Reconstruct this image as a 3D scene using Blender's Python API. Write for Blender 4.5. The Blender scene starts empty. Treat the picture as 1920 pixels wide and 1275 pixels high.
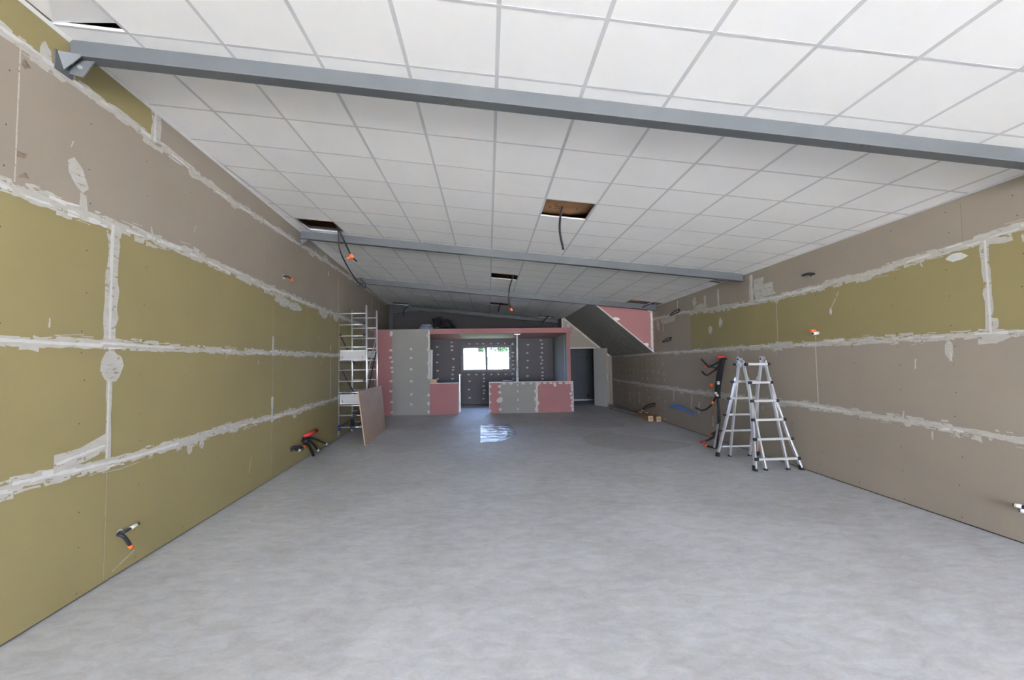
import bpy, math, random
from mathutils import Vector, Matrix, noise

# ------------------------------------------------------------------ camera
S = bpy.context.scene
COL = S.collection
CAMZ = 1.5687
cam_d = bpy.data.cameras.new('camera')
cam_d.sensor_width = 36.0
cam_d.lens = 15.8866
cam_d.clip_start = 0.05
cam_d.clip_end = 300
cam = bpy.data.objects.new('camera', cam_d)
COL.objects.link(cam)
cr = (0.998503, -0.052738, -0.014498)
cu = (0.011710, -0.052791, 0.998537)
cf = (0.053426, 0.997212, 0.052095)
cam.matrix_world = Matrix(((cr[0], cu[0], -cf[0], 0.0), (cr[1], cu[1], -cf[1], 0.0), (cr[2], cu[2], -cf[2], CAMZ), (0, 0, 0, 1)))
S.camera = cam

# ------------------------------------------------------------------ world, exposure
S.view_settings.view_transform = 'Standard'
S.view_settings.look = 'None'
S.view_settings.gamma = 1.0
S.view_settings.exposure = 4.33
S.view_settings.use_curve_mapping = False
S.cycles.use_denoising = True
S.cycles.max_bounces = 14
S.cycles.diffuse_bounces = 9
S.cycles.glossy_bounces = 4
S.cycles.transmission_bounces = 6
S.cycles.transparent_max_bounces = 12
S.cycles.sample_clamp_indirect = 8.0
S.cycles.caustics_reflective = False
S.cycles.caustics_refractive = False

W = bpy.data.worlds.new('overcast_sky')
S.world = W
W.use_nodes = True
nt = W.node_tree
nt.nodes.clear()
wo = nt.nodes.new('ShaderNodeOutputWorld')
wb = nt.nodes.new('ShaderNodeBackground')
wr = nt.nodes.new('ShaderNodeValToRGB')
wt = nt.nodes.new('ShaderNodeTexCoord')
wx = nt.nodes.new('ShaderNodeSeparateXYZ')
nt.links.new(wt.outputs['Generated'], wx.inputs[0])
nt.links.new(wx.outputs['Z'], wr.inputs[0])
wr.color_ramp.elements[0].position = 0.0
wr.color_ramp.elements[0].color = (0.84, 0.92, 1.08, 1)
wr.color_ramp.elements[1].position = 0.75
wr.color_ramp.elements[1].color = (0.60, 0.76, 1.10, 1)
nt.links.new(wr.outputs[0], wb.inputs[0])
wb.inputs[1].default_value = 2.3
nt.links.new(wb.outputs[0], wo.inputs[0])


# sun from behind the building on the right: it lights the ground outside, not the room
sun_d = bpy.data.lights.new('sun', 'SUN')
sun_d.energy = 17
sun_d.color = (1.0, 0.95, 0.86)
sun_d.angle = math.radians(0.6)
sun = bpy.data.objects.new('sun', sun_d)
sun.rotation_euler = Vector((-0.75, -0.12, -0.65)).to_track_quat('-Z', 'Y').to_euler()
sun.location = (30, 10, 30)
COL.objects.link(sun)


def portal(name, loc, rot, sx, sy):
    L = bpy.data.lights.new(name, 'AREA')
    L.shape = 'RECTANGLE'
    L.size = sx
    L.size_y = sy
    L.cycles.is_portal = True
    o = bpy.data.objects.new(name, L)
    o.location = loc
    o.rotation_euler = rot
    COL.objects.link(o)


FRONT_Y = -9
portal('daylight_portal_front', (1.23495, FRONT_Y + 0.02, 1.375), (math.radians(90), 0, 0), 5.9301, 2.75)
portal('daylight_portal_window', (-0.06, 17.62, 1.78), (math.radians(-90), 0, 0), 1.96, 1.02)

# ------------------------------------------------------------------ materials
MATS = {}


def mat(name, col, rough=0.6, metal=0.0, var=0.0, scale=4.0, bump=0.0, bscale=60.0, spec=0.35, detail=4.0, stretch=None):
    m = bpy.data.materials.new(name)
    m.use_nodes = True
    t = m.node_tree
    b = t.nodes['Principled BSDF']
    b.inputs['Base Color'].default_value = (*col, 1)
    b.inputs['Roughness'].default_value = rough
    b.inputs['Metallic'].default_value = metal
    b.inputs['Specular IOR Level'].default_value = spec
    tc = t.nodes.new('ShaderNodeTexCoord')
    src = tc.outputs['Object']
    if stretch:
        mp = t.nodes.new('ShaderNodeMapping')
        mp.inputs['Scale'].default_value = stretch
        t.links.new(src, mp.inputs[0])
        src = mp.outputs[0]
    if var > 0:
        n = t.nodes.new('ShaderNodeTexNoise')
        n.inputs['Scale'].default_value = scale
        n.inputs['Detail'].default_value = detail
        t.links.new(src, n.inputs['Vector'])
        r = t.nodes.new('ShaderNodeValToRGB')
        r.color_ramp.elements[0].position = 0.3
        r.color_ramp.elements[1].position = 0.7
        r.color_ramp.elements[0].color = (*[c * (1 - var) for c in col], 1)
        r.color_ramp.elements[1].color = (*[min(1, c * (1 + var)) for c in col], 1)
        t.links.new(n.outputs[0], r.inputs[0])
        t.links.new(r.outputs[0], b.inputs['Base Color'])
    if bump > 0:
        n2 = t.nodes.new('ShaderNodeTexNoise')
        n2.inputs['Scale'].default_value = bscale
        n2.inputs['Detail'].default_value = 3
        t.links.new(src, n2.inputs['Vector'])
        bp = t.nodes.new('ShaderNodeBump')
        bp.inputs['Strength'].default_value = bump
        bp.inputs['Distance'].default_value = 0.01
        t.links.new(n2.outputs[0], bp.inputs['Height'])
        t.links.new(bp.outputs[0], b.inputs['Normal'])
    MATS[name] = m
    return m


mat('yellow_board', (0.345, 0.292, 0.138), 0.75, var=0.035, scale=1.3, bump=0.05, bscale=200)
mat('beige_board', (0.376, 0.324, 0.266), 0.75, var=0.04, scale=1.1, bump=0.05, bscale=200)
mat('grey_board', (0.300, 0.293, 0.270), 0.75, var=0.03, scale=1.5)
mat('pink_board', (0.385, 0.180, 0.180), 0.75, var=0.04, scale=2.0)
mat('brown_grey_board', (0.138, 0.128, 0.132), 0.75, var=0.05, scale=1.5)
mat('middle_board', (0.360, 0.315, 0.250), 0.75, var=0.04, scale=1.5)  # yellower tone of the middle kitchen ceiling panel
mat('plaster_thin', (0.560, 0.540, 0.505), 0.7, var=0.09, scale=9, stretch=(1, 1, 4))
mat('plaster_white', (0.70, 0.695, 0.685), 0.7, var=0.05, scale=14)
mat('smear', (0.27, 0.205, 0.155), 0.8, var=0.3, scale=30)
mat('screw', (0.10, 0.09, 0.08), 0.5, 0.4)
mat('gap_dark', (0.055, 0.05, 0.05), 0.9)
mat('ceiling_tile', (0.88, 0.875, 0.875), 0.85, var=0.012, scale=2.5, bump=0.03, bscale=300)
mat('ceiling_bar', (0.60, 0.605, 0.615), 0.5)
mat('bar_white', (0.78, 0.78, 0.78), 0.5)
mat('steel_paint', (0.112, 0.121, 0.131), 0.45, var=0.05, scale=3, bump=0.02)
mat('steel_shaded', (0.055, 0.060, 0.066), 0.5, var=0.05, scale=3)  # steel paint copy darkened to paint in the shade at the far end
mat('steel_mark', (0.16, 0.135, 0.12), 0.7, var=0.5, scale=40)
mat('steel_zinc', (0.55, 0.57, 0.60), 0.35, 0.9)
mat('aluminium', (0.80, 0.80, 0.82), 0.32, 0.75, var=0.04, scale=6)
mat('prop_silver', (0.84, 0.86, 0.90), 0.35, 0.25)
mat('alu_rung', (0.74, 0.73, 0.72), 0.38, 0.6)
mat('black_plastic', (0.022, 0.022, 0.028), 0.5)
mat('black_cable', (0.018, 0.018, 0.021), 0.45)
mat('grey_conduit', (0.032, 0.032, 0.040), 0.5)
mat('white_sleeve', (0.75, 0.74, 0.70), 0.5)
mat('orange_plastic', (0.90, 0.17, 0.035), 0.45)
mat('red_plastic', (0.60, 0.05, 0.05), 0.45)
mat('blue_plastic', (0.06, 0.22, 0.75), 0.4)
mat('navy_plastic', (0.03, 0.045, 0.22), 0.45)
mat('cardboard', (0.40, 0.25, 0.14), 0.85, var=0.12, scale=7)
mat('cardboard_light', (0.62, 0.43, 0.26), 0.85, var=0.08, scale=9)
mat('kraft', (0.46, 0.25, 0.12), 0.8, var=0.15, scale=6, bump=0.2, bscale=20)
mat('insulation_brown', (0.15, 0.075, 0.05), 0.9, var=0.2, scale=20)
mat('kraft_pale', (0.83, 0.72, 0.55), 0.9, var=0.1, scale=12)
mat('print_dark', (0.05, 0.03, 0.02), 0.8)
mat('roof_dark', (0.10, 0.085, 0.075), 0.9)
mat('anthracite', (0.035, 0.042, 0.055), 0.4)
mat('door_grey', (0.66, 0.65, 0.64), 0.6, var=0.02)
mat('door_edge', (0.42, 0.30, 0.18), 0.7)
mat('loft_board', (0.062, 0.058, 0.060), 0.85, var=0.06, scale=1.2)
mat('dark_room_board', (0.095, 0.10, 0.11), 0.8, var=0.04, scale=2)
mat('white_paint', (0.78, 0.78, 0.79), 0.5)
mat('black_film', (0.02, 0.02, 0.022), 0.35, bump=0.6, bscale=14)
mat('rubber_black', (0.02, 0.02, 0.022), 0.7)
mat('wheel_grey', (0.30, 0.30, 0.31), 0.6)
mat('deck_panel', (0.47, 0.47, 0.46), 0.55, var=0.05, scale=5)
mat('deck_ply', (0.20, 0.14, 0.09), 0.7)
mat('foliage_green', (0.026, 0.050, 0.017), 0.9, var=0.2, scale=3, spec=0.0)
mat('bark', (0.16, 0.12, 0.09), 0.9)
mat('grass', (0.20, 0.215, 0.125), 0.9, var=0.2, scale=1.5)
mat('outside_ground', (0.62, 0.61, 0.585), 0.9, var=0.05, scale=0.5)


def streaky(name):
    m = MATS[name]
    t = m.node_tree
    L = t.links.new
    b = t.nodes['Principled BSDF']
    out = t.nodes['Material Output']
    tc = t.nodes.new('ShaderNodeTexCoord')
    mp = t.nodes.new('ShaderNodeMapping')
    mp.inputs['Scale'].default_value = (10, 9, 30)
    L(tc.outputs['Object'], mp.inputs[0])
    n = t.nodes.new('ShaderNodeTexNoise')
    n.inputs['Scale'].default_value = 1.0
    n.inputs['Detail'].default_value = 5
    n.inputs['Roughness'].default_value = 0.7
    L(mp.outputs[0], n.inputs['Vector'])
    r = t.nodes.new('ShaderNodeValToRGB')
    r.color_ramp.elements[0].position = 0.385
    r.color_ramp.elements[0].color = (0, 0, 0, 1)
    r.color_ramp.elements[1].position = 0.405
    r.color_ramp.elements[1].color = (1, 1, 1, 1)
    L(n.outputs[0], r.inputs[0])
    tr = t.nodes.new('ShaderNodeBsdfTransparent')
    mx = t.nodes.new('ShaderNodeMixShader')
    L(r.outputs[0], mx.inputs[0])
    L(tr.outputs[0], mx.inputs[1])
    L(b.outputs[0], mx.inputs[2])
    L(mx.outputs[0], out.inputs[0])


streaky('plaster_thin')


def concrete():
    m = bpy.data.materials.new('concrete')
    m.use_nodes = True
    t = m.node_tree
    b = t.nodes['Principled BSDF']
    L = t.links.new
    geo = t.nodes.new('ShaderNodeTexCoord')
    P = geo.outputs['Object']

    def nz(scale, detail, rough=0.6, dist=0.0, st=None):
        n = t.nodes.new('ShaderNodeTexNoise')
        n.inputs['Scale'].default_value = scale
        n.inputs['Detail'].default_value = detail
        n.inputs['Roughness'].default_value = rough
        n.inputs['Distortion'].default_value = dist
        if st:
            mp = t.nodes.new('ShaderNodeMapping')
            mp.inputs['Scale'].default_value = st
            mp.inputs['Rotation'].default_value = (0, 0, 0.5)
            L(P, mp.inputs[0])
            L(mp.outputs[0], n.inputs['Vector'])
        else:
            L(P, n.inputs['Vector'])
        return n.outputs[0]

    def ramp(f, p0, c0, p1, c1):
        r = t.nodes.new('ShaderNodeValToRGB')
        r.color_ramp.elements[0].position = p0
        r.color_ramp.elements[0].color = (*c0, 1)
        r.color_ramp.elements[1].position = p1
        r.color_ramp.elements[1].color = (*c1, 1)
        L(f, r.inputs[0])
        return r.outputs[0]

    def mix(kind, f, a, c):
        n = t.nodes.new('ShaderNodeMix')
        n.data_type = 'RGBA'
        n.blend_type = kind
        if isinstance(f, float):
            n.inputs['Factor'].default_value = f
        else:
            L(f, n.inputs['Factor'])
        L(a, n.inputs['A'])
        L(c, n.inputs['B'])
        return n.outputs['Result']

    base = ramp(nz(0.75, 6, 0.62, 0.6), 0.32, (0.522, 0.535, 0.572), 0.68, (0.650, 0.670, 0.730))
    mid = ramp(nz(5.5, 8, 0.7, 0.5, (1.0, 1.9, 1)), 0.30, (0.80, 0.795, 0.785), 0.66, (1.07, 1.07, 1.07))
    c = mix('MULTIPLY', 1.0, base, mid)
    fine = ramp(nz(45, 5, 0.7), 0.3, (0.93, 0.93, 0.92), 0.7, (1.05, 1.05, 1.05))
    c = mix('MULTIPLY', 1.0, c, fine)
    # pale dusty scuffs
    sc = ramp(nz(2.6, 9, 0.78, 1.2, (1.0, 2.6, 1)), 0.60, (0, 0, 0), 0.74, (1, 1, 1))
    pale = t.nodes.new('ShaderNodeRGB')
    pale.outputs[0].default_value = (0.76, 0.77, 0.79, 1)
    f2 = t.nodes.new('ShaderNodeMath')
    f2.operation = 'MULTIPLY'
    f2.inputs[1].default_value = 0.5
    L(sc, f2.inputs[0])
    c = mix('MIX', f2.outputs[0], c, pale.outputs[0])
    # the two damp screed patches towards the right: ellipse cut by a straight edge
    sx = t.nodes.new('ShaderNodeSeparateXYZ')
    L(P, sx.inputs[0])
    wob = nz(2.2, 5, 0.6)

    def math1(op, a, bval=None):
        n = t.nodes.new('ShaderNodeMath')
        n.operation = op
        for i, v in enumerate((a, bval)):
            if v is None:
                continue
            if isinstance(v, (int, float)):
                n.inputs[i].default_value = v
            else:
                L(v, n.inputs[i])
        return n.outputs[0]

    masks = []
    for (cx, cy, rx, ry, nx, ny, off) in ((2.95, 9.05, 1.05, 1.15, 0.80, 0.60, 0.38), (2.75, 12.1, 0.85, 1.35, 0.78, 0.62, 0.30)):
        dx = math1('DIVIDE', math1('SUBTRACT', sx.outputs['X'], cx), rx)
        dy = math1('DIVIDE', math1('SUBTRACT', sx.outputs['Y'], cy), ry)
        d = math1('SQRT', math1('ADD', math1('MULTIPLY', dx, dx), math1('MULTIPLY', dy, dy)))
        d = math1('ADD', d, math1('MULTIPLY', math1('SUBTRACT', wob, 0.5), 0.22))
        inside = math1('LESS_THAN', d, 1.0)
        lin = math1('ADD', math1('MULTIPLY', math1('SUBTRACT', sx.outputs['X'], cx), nx), math1('MULTIPLY', math1('SUBTRACT', sx.outputs['Y'], cy), ny))
        cut = math1('LESS_THAN', lin, off)
        masks.append(math1('MULTIPLY', inside, cut))
    mk = math1('MULTIPLY', math1('MAXIMUM', masks[0], masks[1]), 0.52)
    damp = t.nodes.new('ShaderNodeRGB')
    damp.outputs[0].default_value = (0.385, 0.385, 0.385, 1)
    c = mix('MIX', mk, c, damp.outputs[0])
    L(c, b.inputs['Base Color'])
    rr = t.nodes.new('ShaderNodeMapRange')
    rr.inputs['To Min'].default_value = 0.42
    rr.inputs['To Max'].default_value = 0.72
    L(nz(1.8, 5), rr.inputs['Value'])
    L(rr.outputs[0], b.inputs['Roughness'])
    b.inputs['Specular IOR Level'].default_value = 0.4
    bp = t.nodes.new('ShaderNodeBump')
    bp.inputs['Strength'].default_value = 0.12
    bp.inputs['Distance'].default_value = 0.01
    L(nz(30, 6, 0.7), bp.inputs['Height'])
    L(bp.outputs[0], b.inputs['Normal'])
    MATS['concrete'] = m


concrete()


def plywood():
    m = bpy.data.materials.new('plywood')
    m.use_nodes = True
    t = m.node_tree
    b = t.nodes['Principled BSDF']
    L = t.links.new
    tc = t.nodes.new('ShaderNodeTexCoord')
    mp = t.nodes.new('ShaderNodeMapping')
    mp.inputs['Scale'].default_value = (2.0, 0.45, 1.5)
    L(tc.outputs['Object'], mp.inputs[0])
    n = t.nodes.new('ShaderNodeTexNoise')
    n.inputs['Scale'].default_value = 1.5
    n.inputs['Detail'].default_value = 2.5
    n.inputs['Distortion'].default_value = 1.1
    L(mp.outputs[0], n.inputs['Vector'])
    mul = t.nodes.new('ShaderNodeMath')
    mul.operation = 'MULTIPLY'
    mul.inputs[1].default_value = 20.0
    L(n.outputs[0], mul.inputs[0])
    si = t.nodes.new('ShaderNodeMath')
    si.operation = 'SINE'
    L(mul.outputs[0], si.inputs[0])
    r = t.nodes.new('ShaderNodeValToRGB')
    r.color_ramp.elements[0].position = 0.0
    r.color_ramp.elements[0].color = (0.47, 0.325, 0.225, 1)
    r.color_ramp.elements[1].position = 0.8
    r.color_ramp.elements[1].color = (0.52, 0.365, 0.26, 1)
    L(si.outputs[0], r.inputs[0])
    L(r.outputs[0], b.inputs['Base Color'])
    b.inputs['Roughness'].default_value = 0.65
    MATS['plywood'] = m


plywood()


def glassy(name, tint, gloss, alpha_white, rough):
    """Thin sheet: mostly see-through, a share of gloss and a share of milky diffuse."""
    m = bpy.data.materials.new(name)
    m.use_nodes = True
    t = m.node_tree
    t.nodes.clear()
    L = t.links.new
    out = t.nodes.new('ShaderNodeOutputMaterial')
    tr = t.nodes.new('ShaderNodeBsdfTransparent')
    tr.inputs[0].default_value = (*tint, 1)
    gl = t.nodes.new('ShaderNodeBsdfGlossy')
    gl.inputs['Roughness'].default_value = rough
    di = t.nodes.new('ShaderNodeBsdfDiffuse')
    di.inputs[0].default_value = (0.66, 0.76, 0.95, 1)
    m1 = t.nodes.new('ShaderNodeMixShader')
    m1.inputs[0].default_value = gloss
    L(tr.outputs[0], m1.inputs[1])
    L(gl.outputs[0], m1.inputs[2])
    m2 = t.nodes.new('ShaderNodeMixShader')
    m2.inputs[0].default_value = alpha_white
    L(m1.outputs[0], m2.inputs[1])
    L(di.outputs[0], m2.inputs[2])
    L(m2.outputs[0], out.inputs[0])
    MATS[name] = m
    return m


glassy('window_glass', (0.50, 0.55, 0.62), 0.06, 0.0, 0.02)
glassy('clear_film', (0.95, 0.97, 1.0), 0.40, 0.34, 0.20)
glassy('bag_film', (0.9, 0.92, 0.95), 0.30, 0.35, 0.2)

# ------------------------------------------------------------------ mesh helpers


class MB:
    def __init__(self):
        self.v, self.f, self.m, self.mats = [], [], [], []
        self.smooth = []

    def mi(self, name):
        if name not in self.mats:
            self.mats.append(name)
        return self.mats.index(name)

    def face(self, pts, m, smooth=False):
        i = len(self.v)
        self.v += [Vector(p) for p in pts]
        self.f.append(tuple(range(i, i + len(pts))))
        self.m.append(self.mi(m))
        self.smooth.append(smooth)

    def hexa(self, c, m, skip=()):
        """c = 8 corners: bottom ring 0-3 and top ring 4-7."""
        i = len(self.v)
        self.v += [Vector(p) for p in c]
        q = [(3, 2, 1, 0), (4, 5, 6, 7), (0, 1, 5, 4), (1, 2, 6, 5), (2, 3, 7, 6), (3, 0, 4, 7)]
        ms = m if isinstance(m, (list, tuple)) else [m] * 6
        for k, a in enumerate(q):
            if k in skip:
                continue
            self.f.append(tuple(i + j for j in a))
            self.m.append(self.mi(ms[k]))
            self.smooth.append(False)

    def box(self, x0, x1, y0, y1, z0, z1, m):
        self.hexa([(x0, y0, z0), (x1, y0, z0), (x1, y1, z0), (x0, y1, z0), (x0, y0, z1), (x1, y0, z1), (x1, y1, z1), (x0, y1, z1)], m)

    def obox(self, p0, p1, w, h, m, up=(0, 0, 1)):
        """bar of section w x h from p0 to p1"""
        p0, p1 = Vector(p0), Vector(p1)
        d = (p1 - p0).normalized()
        s = d.cross(Vector(up))
        if s.length < 1e-4:
            s = d.cross(Vector((1, 0, 0)))
        s.normalize()
        u = s.cross(d).normalized()
        s, u = s * w / 2, u * h / 2
        self.hexa([p0 - s - u, p0 + s - u, p1 + s - u, p1 - s - u, p0 - s + u, p0 + s + u, p1 + s + u, p1 - s + u], m)

    def prism(self, poly, d, m):
        """poly: list of points, extruded along d"""
        d = Vector(d)
        i = len(self.v)
        n = len(poly)
        a = [Vector(p) for p in poly]
        self.v += a + [p + d for p in a]
        k = self.mi(m)
        for q in [tuple(range(i, i + n))[::-1], tuple(range(i + n, i + 2 * n))] + [(i + j, i + (j + 1) % n, i + n + (j + 1) % n, i + n + j) for j in range(n)]:
            self.f.append(q)
            self.m.append(k)
            self.smooth.append(False)

    def tube(self, pts, r, m, seg=8, caps=True, spline=False):
        pts = [Vector(p) for p in pts]
        if spline and len(pts) > 2:
            pts = catmull(pts, 6)
        rs = r if isinstance(r, (list, tuple)) else [r] * len(pts)
        if len(rs) != len(pts):
            rs = [rs[0] + (rs[-1] - rs[0]) * k / (len(pts) - 1) for k in range(len(pts))]
        i0 = len(self.v)
        k = self.mi(m)
        t0 = (pts[1] - pts[0]).normalized()
        n = t0.cross(Vector((0, 0, 1)))
        if n.length < 1e-3:
            n = t0.cross(Vector((1, 0, 0)))
        n.normalize()
        for j, p in enumerate(pts):
            if j == 0:
                t = t0
            elif j == len(pts) - 1:
                t = (pts[j] - pts[j - 1]).normalized()
            else:
                t = (pts[j + 1] - pts[j - 1]).normalized()
            n = (n - t * n.dot(t))
            n.normalize()
            b = t.cross(n)
            for s in range(seg):
                a = 2 * math.pi * s / seg
                self.v.append(p + (n * math.cos(a) + b * math.sin(a)) * rs[j])
        for j in range(len(pts) - 1):
            for s in range(seg):
                s2 = (s + 1) % seg
                a = i0 + j * seg
                self.f.append((a + s, a + s2, a + seg + s2, a + seg + s))
                self.m.append(k)
                self.smooth.append(True)
        if caps:
            self.f.append(tuple(i0 + s for s in range(seg))[::-1])
            self.f.append(tuple(i0 + (len(pts) - 1) * seg + s for s in range(seg)))
            self.m += [k, k]
            self.smooth += [False, False]

    def build(self, name, parent=None, kind=None, bevel=0.0):
        me = bpy.data.meshes.new(name)
        org = Vector((0, 0, 0))
        p = parent
        while p is not None:
            org += p.location
            p = p.parent
        me.from_pydata([tuple(q - org) for q in self.v], [], self.f)
        for n in self.mats:
            me.materials.append(MATS[n])
        me.polygons.foreach_set('material_index', self.m)
        me.polygons.foreach_set('use_smooth', self.smooth)
        me.update()
        o = bpy.data.objects.new(name, me)
        COL.objects.link(o)
        if parent is not None:
            o.parent = parent
        if kind:
            o['kind'] = kind
        if bevel:
            bv = o.modifiers.new('bevel', 'BEVEL')
            bv.width = bevel
            bv.segments = 2
            bv.limit_method = 'ANGLE'
        return o


def catmull(P, n):
    out = []
    Q = [P[0] * 2 - P[1]] + P + [P[-1] * 2 - P[-2]]
    for i in range(1, len(Q) - 2):
        a, b, c, d = Q[i - 1], Q[i], Q[i + 1], Q[i + 2]
        for k in range(n):
            t = k / n
            out.append(0.5 * ((2 * b) + (c - a) * t + (2 * a - 5 * b + 4 * c - d) * t * t + (3 * b - a - 3 * c + d) * t ** 3))
    out.append(P[-1])
    return out


def thing(name, label, cat, loc, group=None):
    o = bpy.data.objects.new(name, None)
    o.empty_display_size = 0.1
    COL.objects.link(o)
    o.location = loc
    tag(o, label, cat, group)
    return o


def tag(o, label, cat, group=None):
    o['label'] = label
    o['category'] = cat
    o['kind'] = 'thing'
    if group:
        o['group'] = group
    return o


def recentre(o):
    """put a one-mesh thing's origin at its base"""
    me = o.data
    xs = [v.co.x for v in me.vertices]
    ys = [v.co.y for v in me.vertices]
    zs = [v.co.z for v in me.vertices]
    c = Vector(((min(xs) + max(xs)) / 2, (min(ys) + max(ys)) / 2, min(zs)))
    me.transform(Matrix.Translation(-c))
    o.location = c
    return o


# ------------------------------------------------------------------ room frame
def xl(y):
    return -2.5912 - 0.0679 * y


def xr(y):
    return 4.4061 + 0.0117 * y


def zc(x):
    return 3.5146 - 0.0996 * x


def WL(y, z, d=0.0):
    return Vector((xl(y) + d, y, z))


def WR(y, z, d=0.0):
    return Vector((xr(y) - d, y, z))


BACK_Y = 17.5
TOP = 4.5


def inter(poly, s):
    for (a, b) in zip(poly, poly[1:]):
        if s <= b[0]:
            return a[1] + (b[1] - a[1]) * (s - a[0]) / (b[0] - a[0])
    return poly[-1][1]


# ---- floor
b = MB()
b.box(-5.5, 6.5, FRONT_Y, 19.2, -0.15, 0.0, 'concrete')
b.build('floor', kind='structure')

# ---- long side walls, built of plasterboards
SEAM_L = [
    [(-15, 0.90), (2.75, 0.900), (3.57, 0.872), (5.0, 0.885), (7.6, 0.852), (10.1, 0.885), (18, 0.89)],
    [(-15, 1.75), (2.7, 1.750), (5.0, 1.760), (10.1, 1.806), (18, 1.81)],
    [(-15, 2.63), (2.68, 2.645), (3.55, 2.672), (4.3, 2.70), (6.0, 2.668), (10.1, 2.672), (18, 2.68)],
    [(-15, 3.53), (2.7, 3.539), (3.97, 3.545), (5.0, 3.50), (8.7, 3.66), (14, 3.80), (18, 3.84)],
]
SEAM_R = [
    [(-15, 0.87), (3.57, 0.872), (4.64, 0.905), (6.32, 0.928), (9.8, 0.885), (15.8, 0.925), (18, 0.93)],
    [(-15, 1.77), (3.5, 1.770), (6.26, 1.788), (9.73, 1.787), (18, 1.79)],
    [(-15, 2.65), (3.46, 2.64), (3.79, 2.622), (4.66, 2.568), (6.2, 2.532), (7.58, 2.545), (10.2, 2.70), (12, 2.73), (18, 2.74)],
]


def wall_boards(W_, seams, rows, y_end, name):
    """rows: per row list of (y_start, y_end, material)"""
    b = MB()
    bounds = [[(-15, 0.012), (18, 0.012)]] + seams + [[(-15, TOP), (18, TOP)]]
    G = 0.0015
    for ri, row in enumerate(rows):
        lo, hi = bounds[ri], bounds[ri + 1]
        for (y0, y1, m) in row:
            ks = sorted({y0 + G, y1 - G} | {q[0] for q in lo + hi if y0 < q[0] < y1})
            for a, c in zip(ks, ks[1:]):
                z0a, z0c = inter(lo, a) + G, inter(lo, c) + G
                z1a, z1c = inter(hi, a) - G, inter(hi, c) - G
                b.hexa([W_(a, z0a, -0.013), W_(c, z0c, -0.013), W_(c, z0c, 0), W_(a, z0a, 0), W_(a, z1a, -0.013), W_(c, z1c, -0.013), W_(c, z1c, 0), W_(a, z1a, 0)], m)
    b.hexa([W_(FRONT_Y - 0.1, -0.1, -0.20), W_(y_end, -0.1, -0.20), W_(y_end, -0.1, -0.0135), W_(FRONT_Y - 0.1, -0.1, -0.0135),
            W_(FRONT_Y - 0.1, TOP, -0.20), W_(y_end, TOP, -0.20), W_(y_end, TOP, -0.0135), W_(FRONT_Y - 0.1, TOP, -0.0135)], 'gap_dark')
    return b.build(name, kind='structure')


Y_, B_ = 'yellow_board', 'beige_board'
rowsL = [
    [(-9.1, 0.55, Y_), (0.55, 3.546, Y_), (3.546, 6.56, Y_), (6.56, 9.5, Y_), (9.5, 12.6, Y_), (12.6, 17.6, B_)],
    [(-9.1, 0.55, Y_), (0.55, 3.546, Y_), (3.546, 6.56, Y_), (6.56, 9.5, Y_), (9.5, 12.6, Y_), (12.6, 17.6, B_)],
    [(-9.1, 0.55, Y_), (0.55, 3.546, Y_), (3.546, 6.56, Y_), (6.56, 9.5, Y_), (9.5, 12.6, Y_), (12.6, 17.6, B_)],
    [(-9.1, -0.2, B_), (-0.2, 2.765, B_), (2.765, 6.3, B_), (6.3, 10.06, B_), (10.06, 13.0, B_), (13.0, 17.6, B_)],
    [(-9.1, 0.9, Y_), (0.9, 3.97, Y_), (3.97, 6.9, B_), (6.9, 9.9, B_), (9.9, 13.0, B_), (13.0, 17.6, B_)],
]
wall_left = wall_boards(WL, SEAM_L, rowsL, 17.9, 'wall_left')
rowsR = [
    [(-9.1, 0.0, B_), (0.0, 3.0, B_), (3.0, 5.96, B_), (5.96, 8.9, B_), (8.9, 11.9, B_), (11.9, 14.9, B_), (14.9, 17.0, B_)],
    [(-9.1, 0.0, B_), (0.0, 3.0, B_), (3.0, 5.96, B_), (5.96, 8.9, B_), (8.9, 11.9, B_), (11.9, 14.9, B_), (14.9, 17.0, B_)],
    [(-9.1, 0.8, Y_), (0.8, 3.78, Y_), (3.78, 6.76, Y_), (6.76, 9.83, Y_), (9.83, 12.0, B_), (12.0, 17.0, B_)],
    [(-9.1, 1.0, B_), (1.0, 3.95, B_), (3.95, 6.95, B_), (6.95, 10.0, B_), (10.0, 13.0, B_), (13.0, 17.0, B_)],
]
wall_right = wall_boards(WR, SEAM_R, rowsR, 19.0, 'wall_right')

# ---- joint compound, trowelled on in strokes


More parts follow.
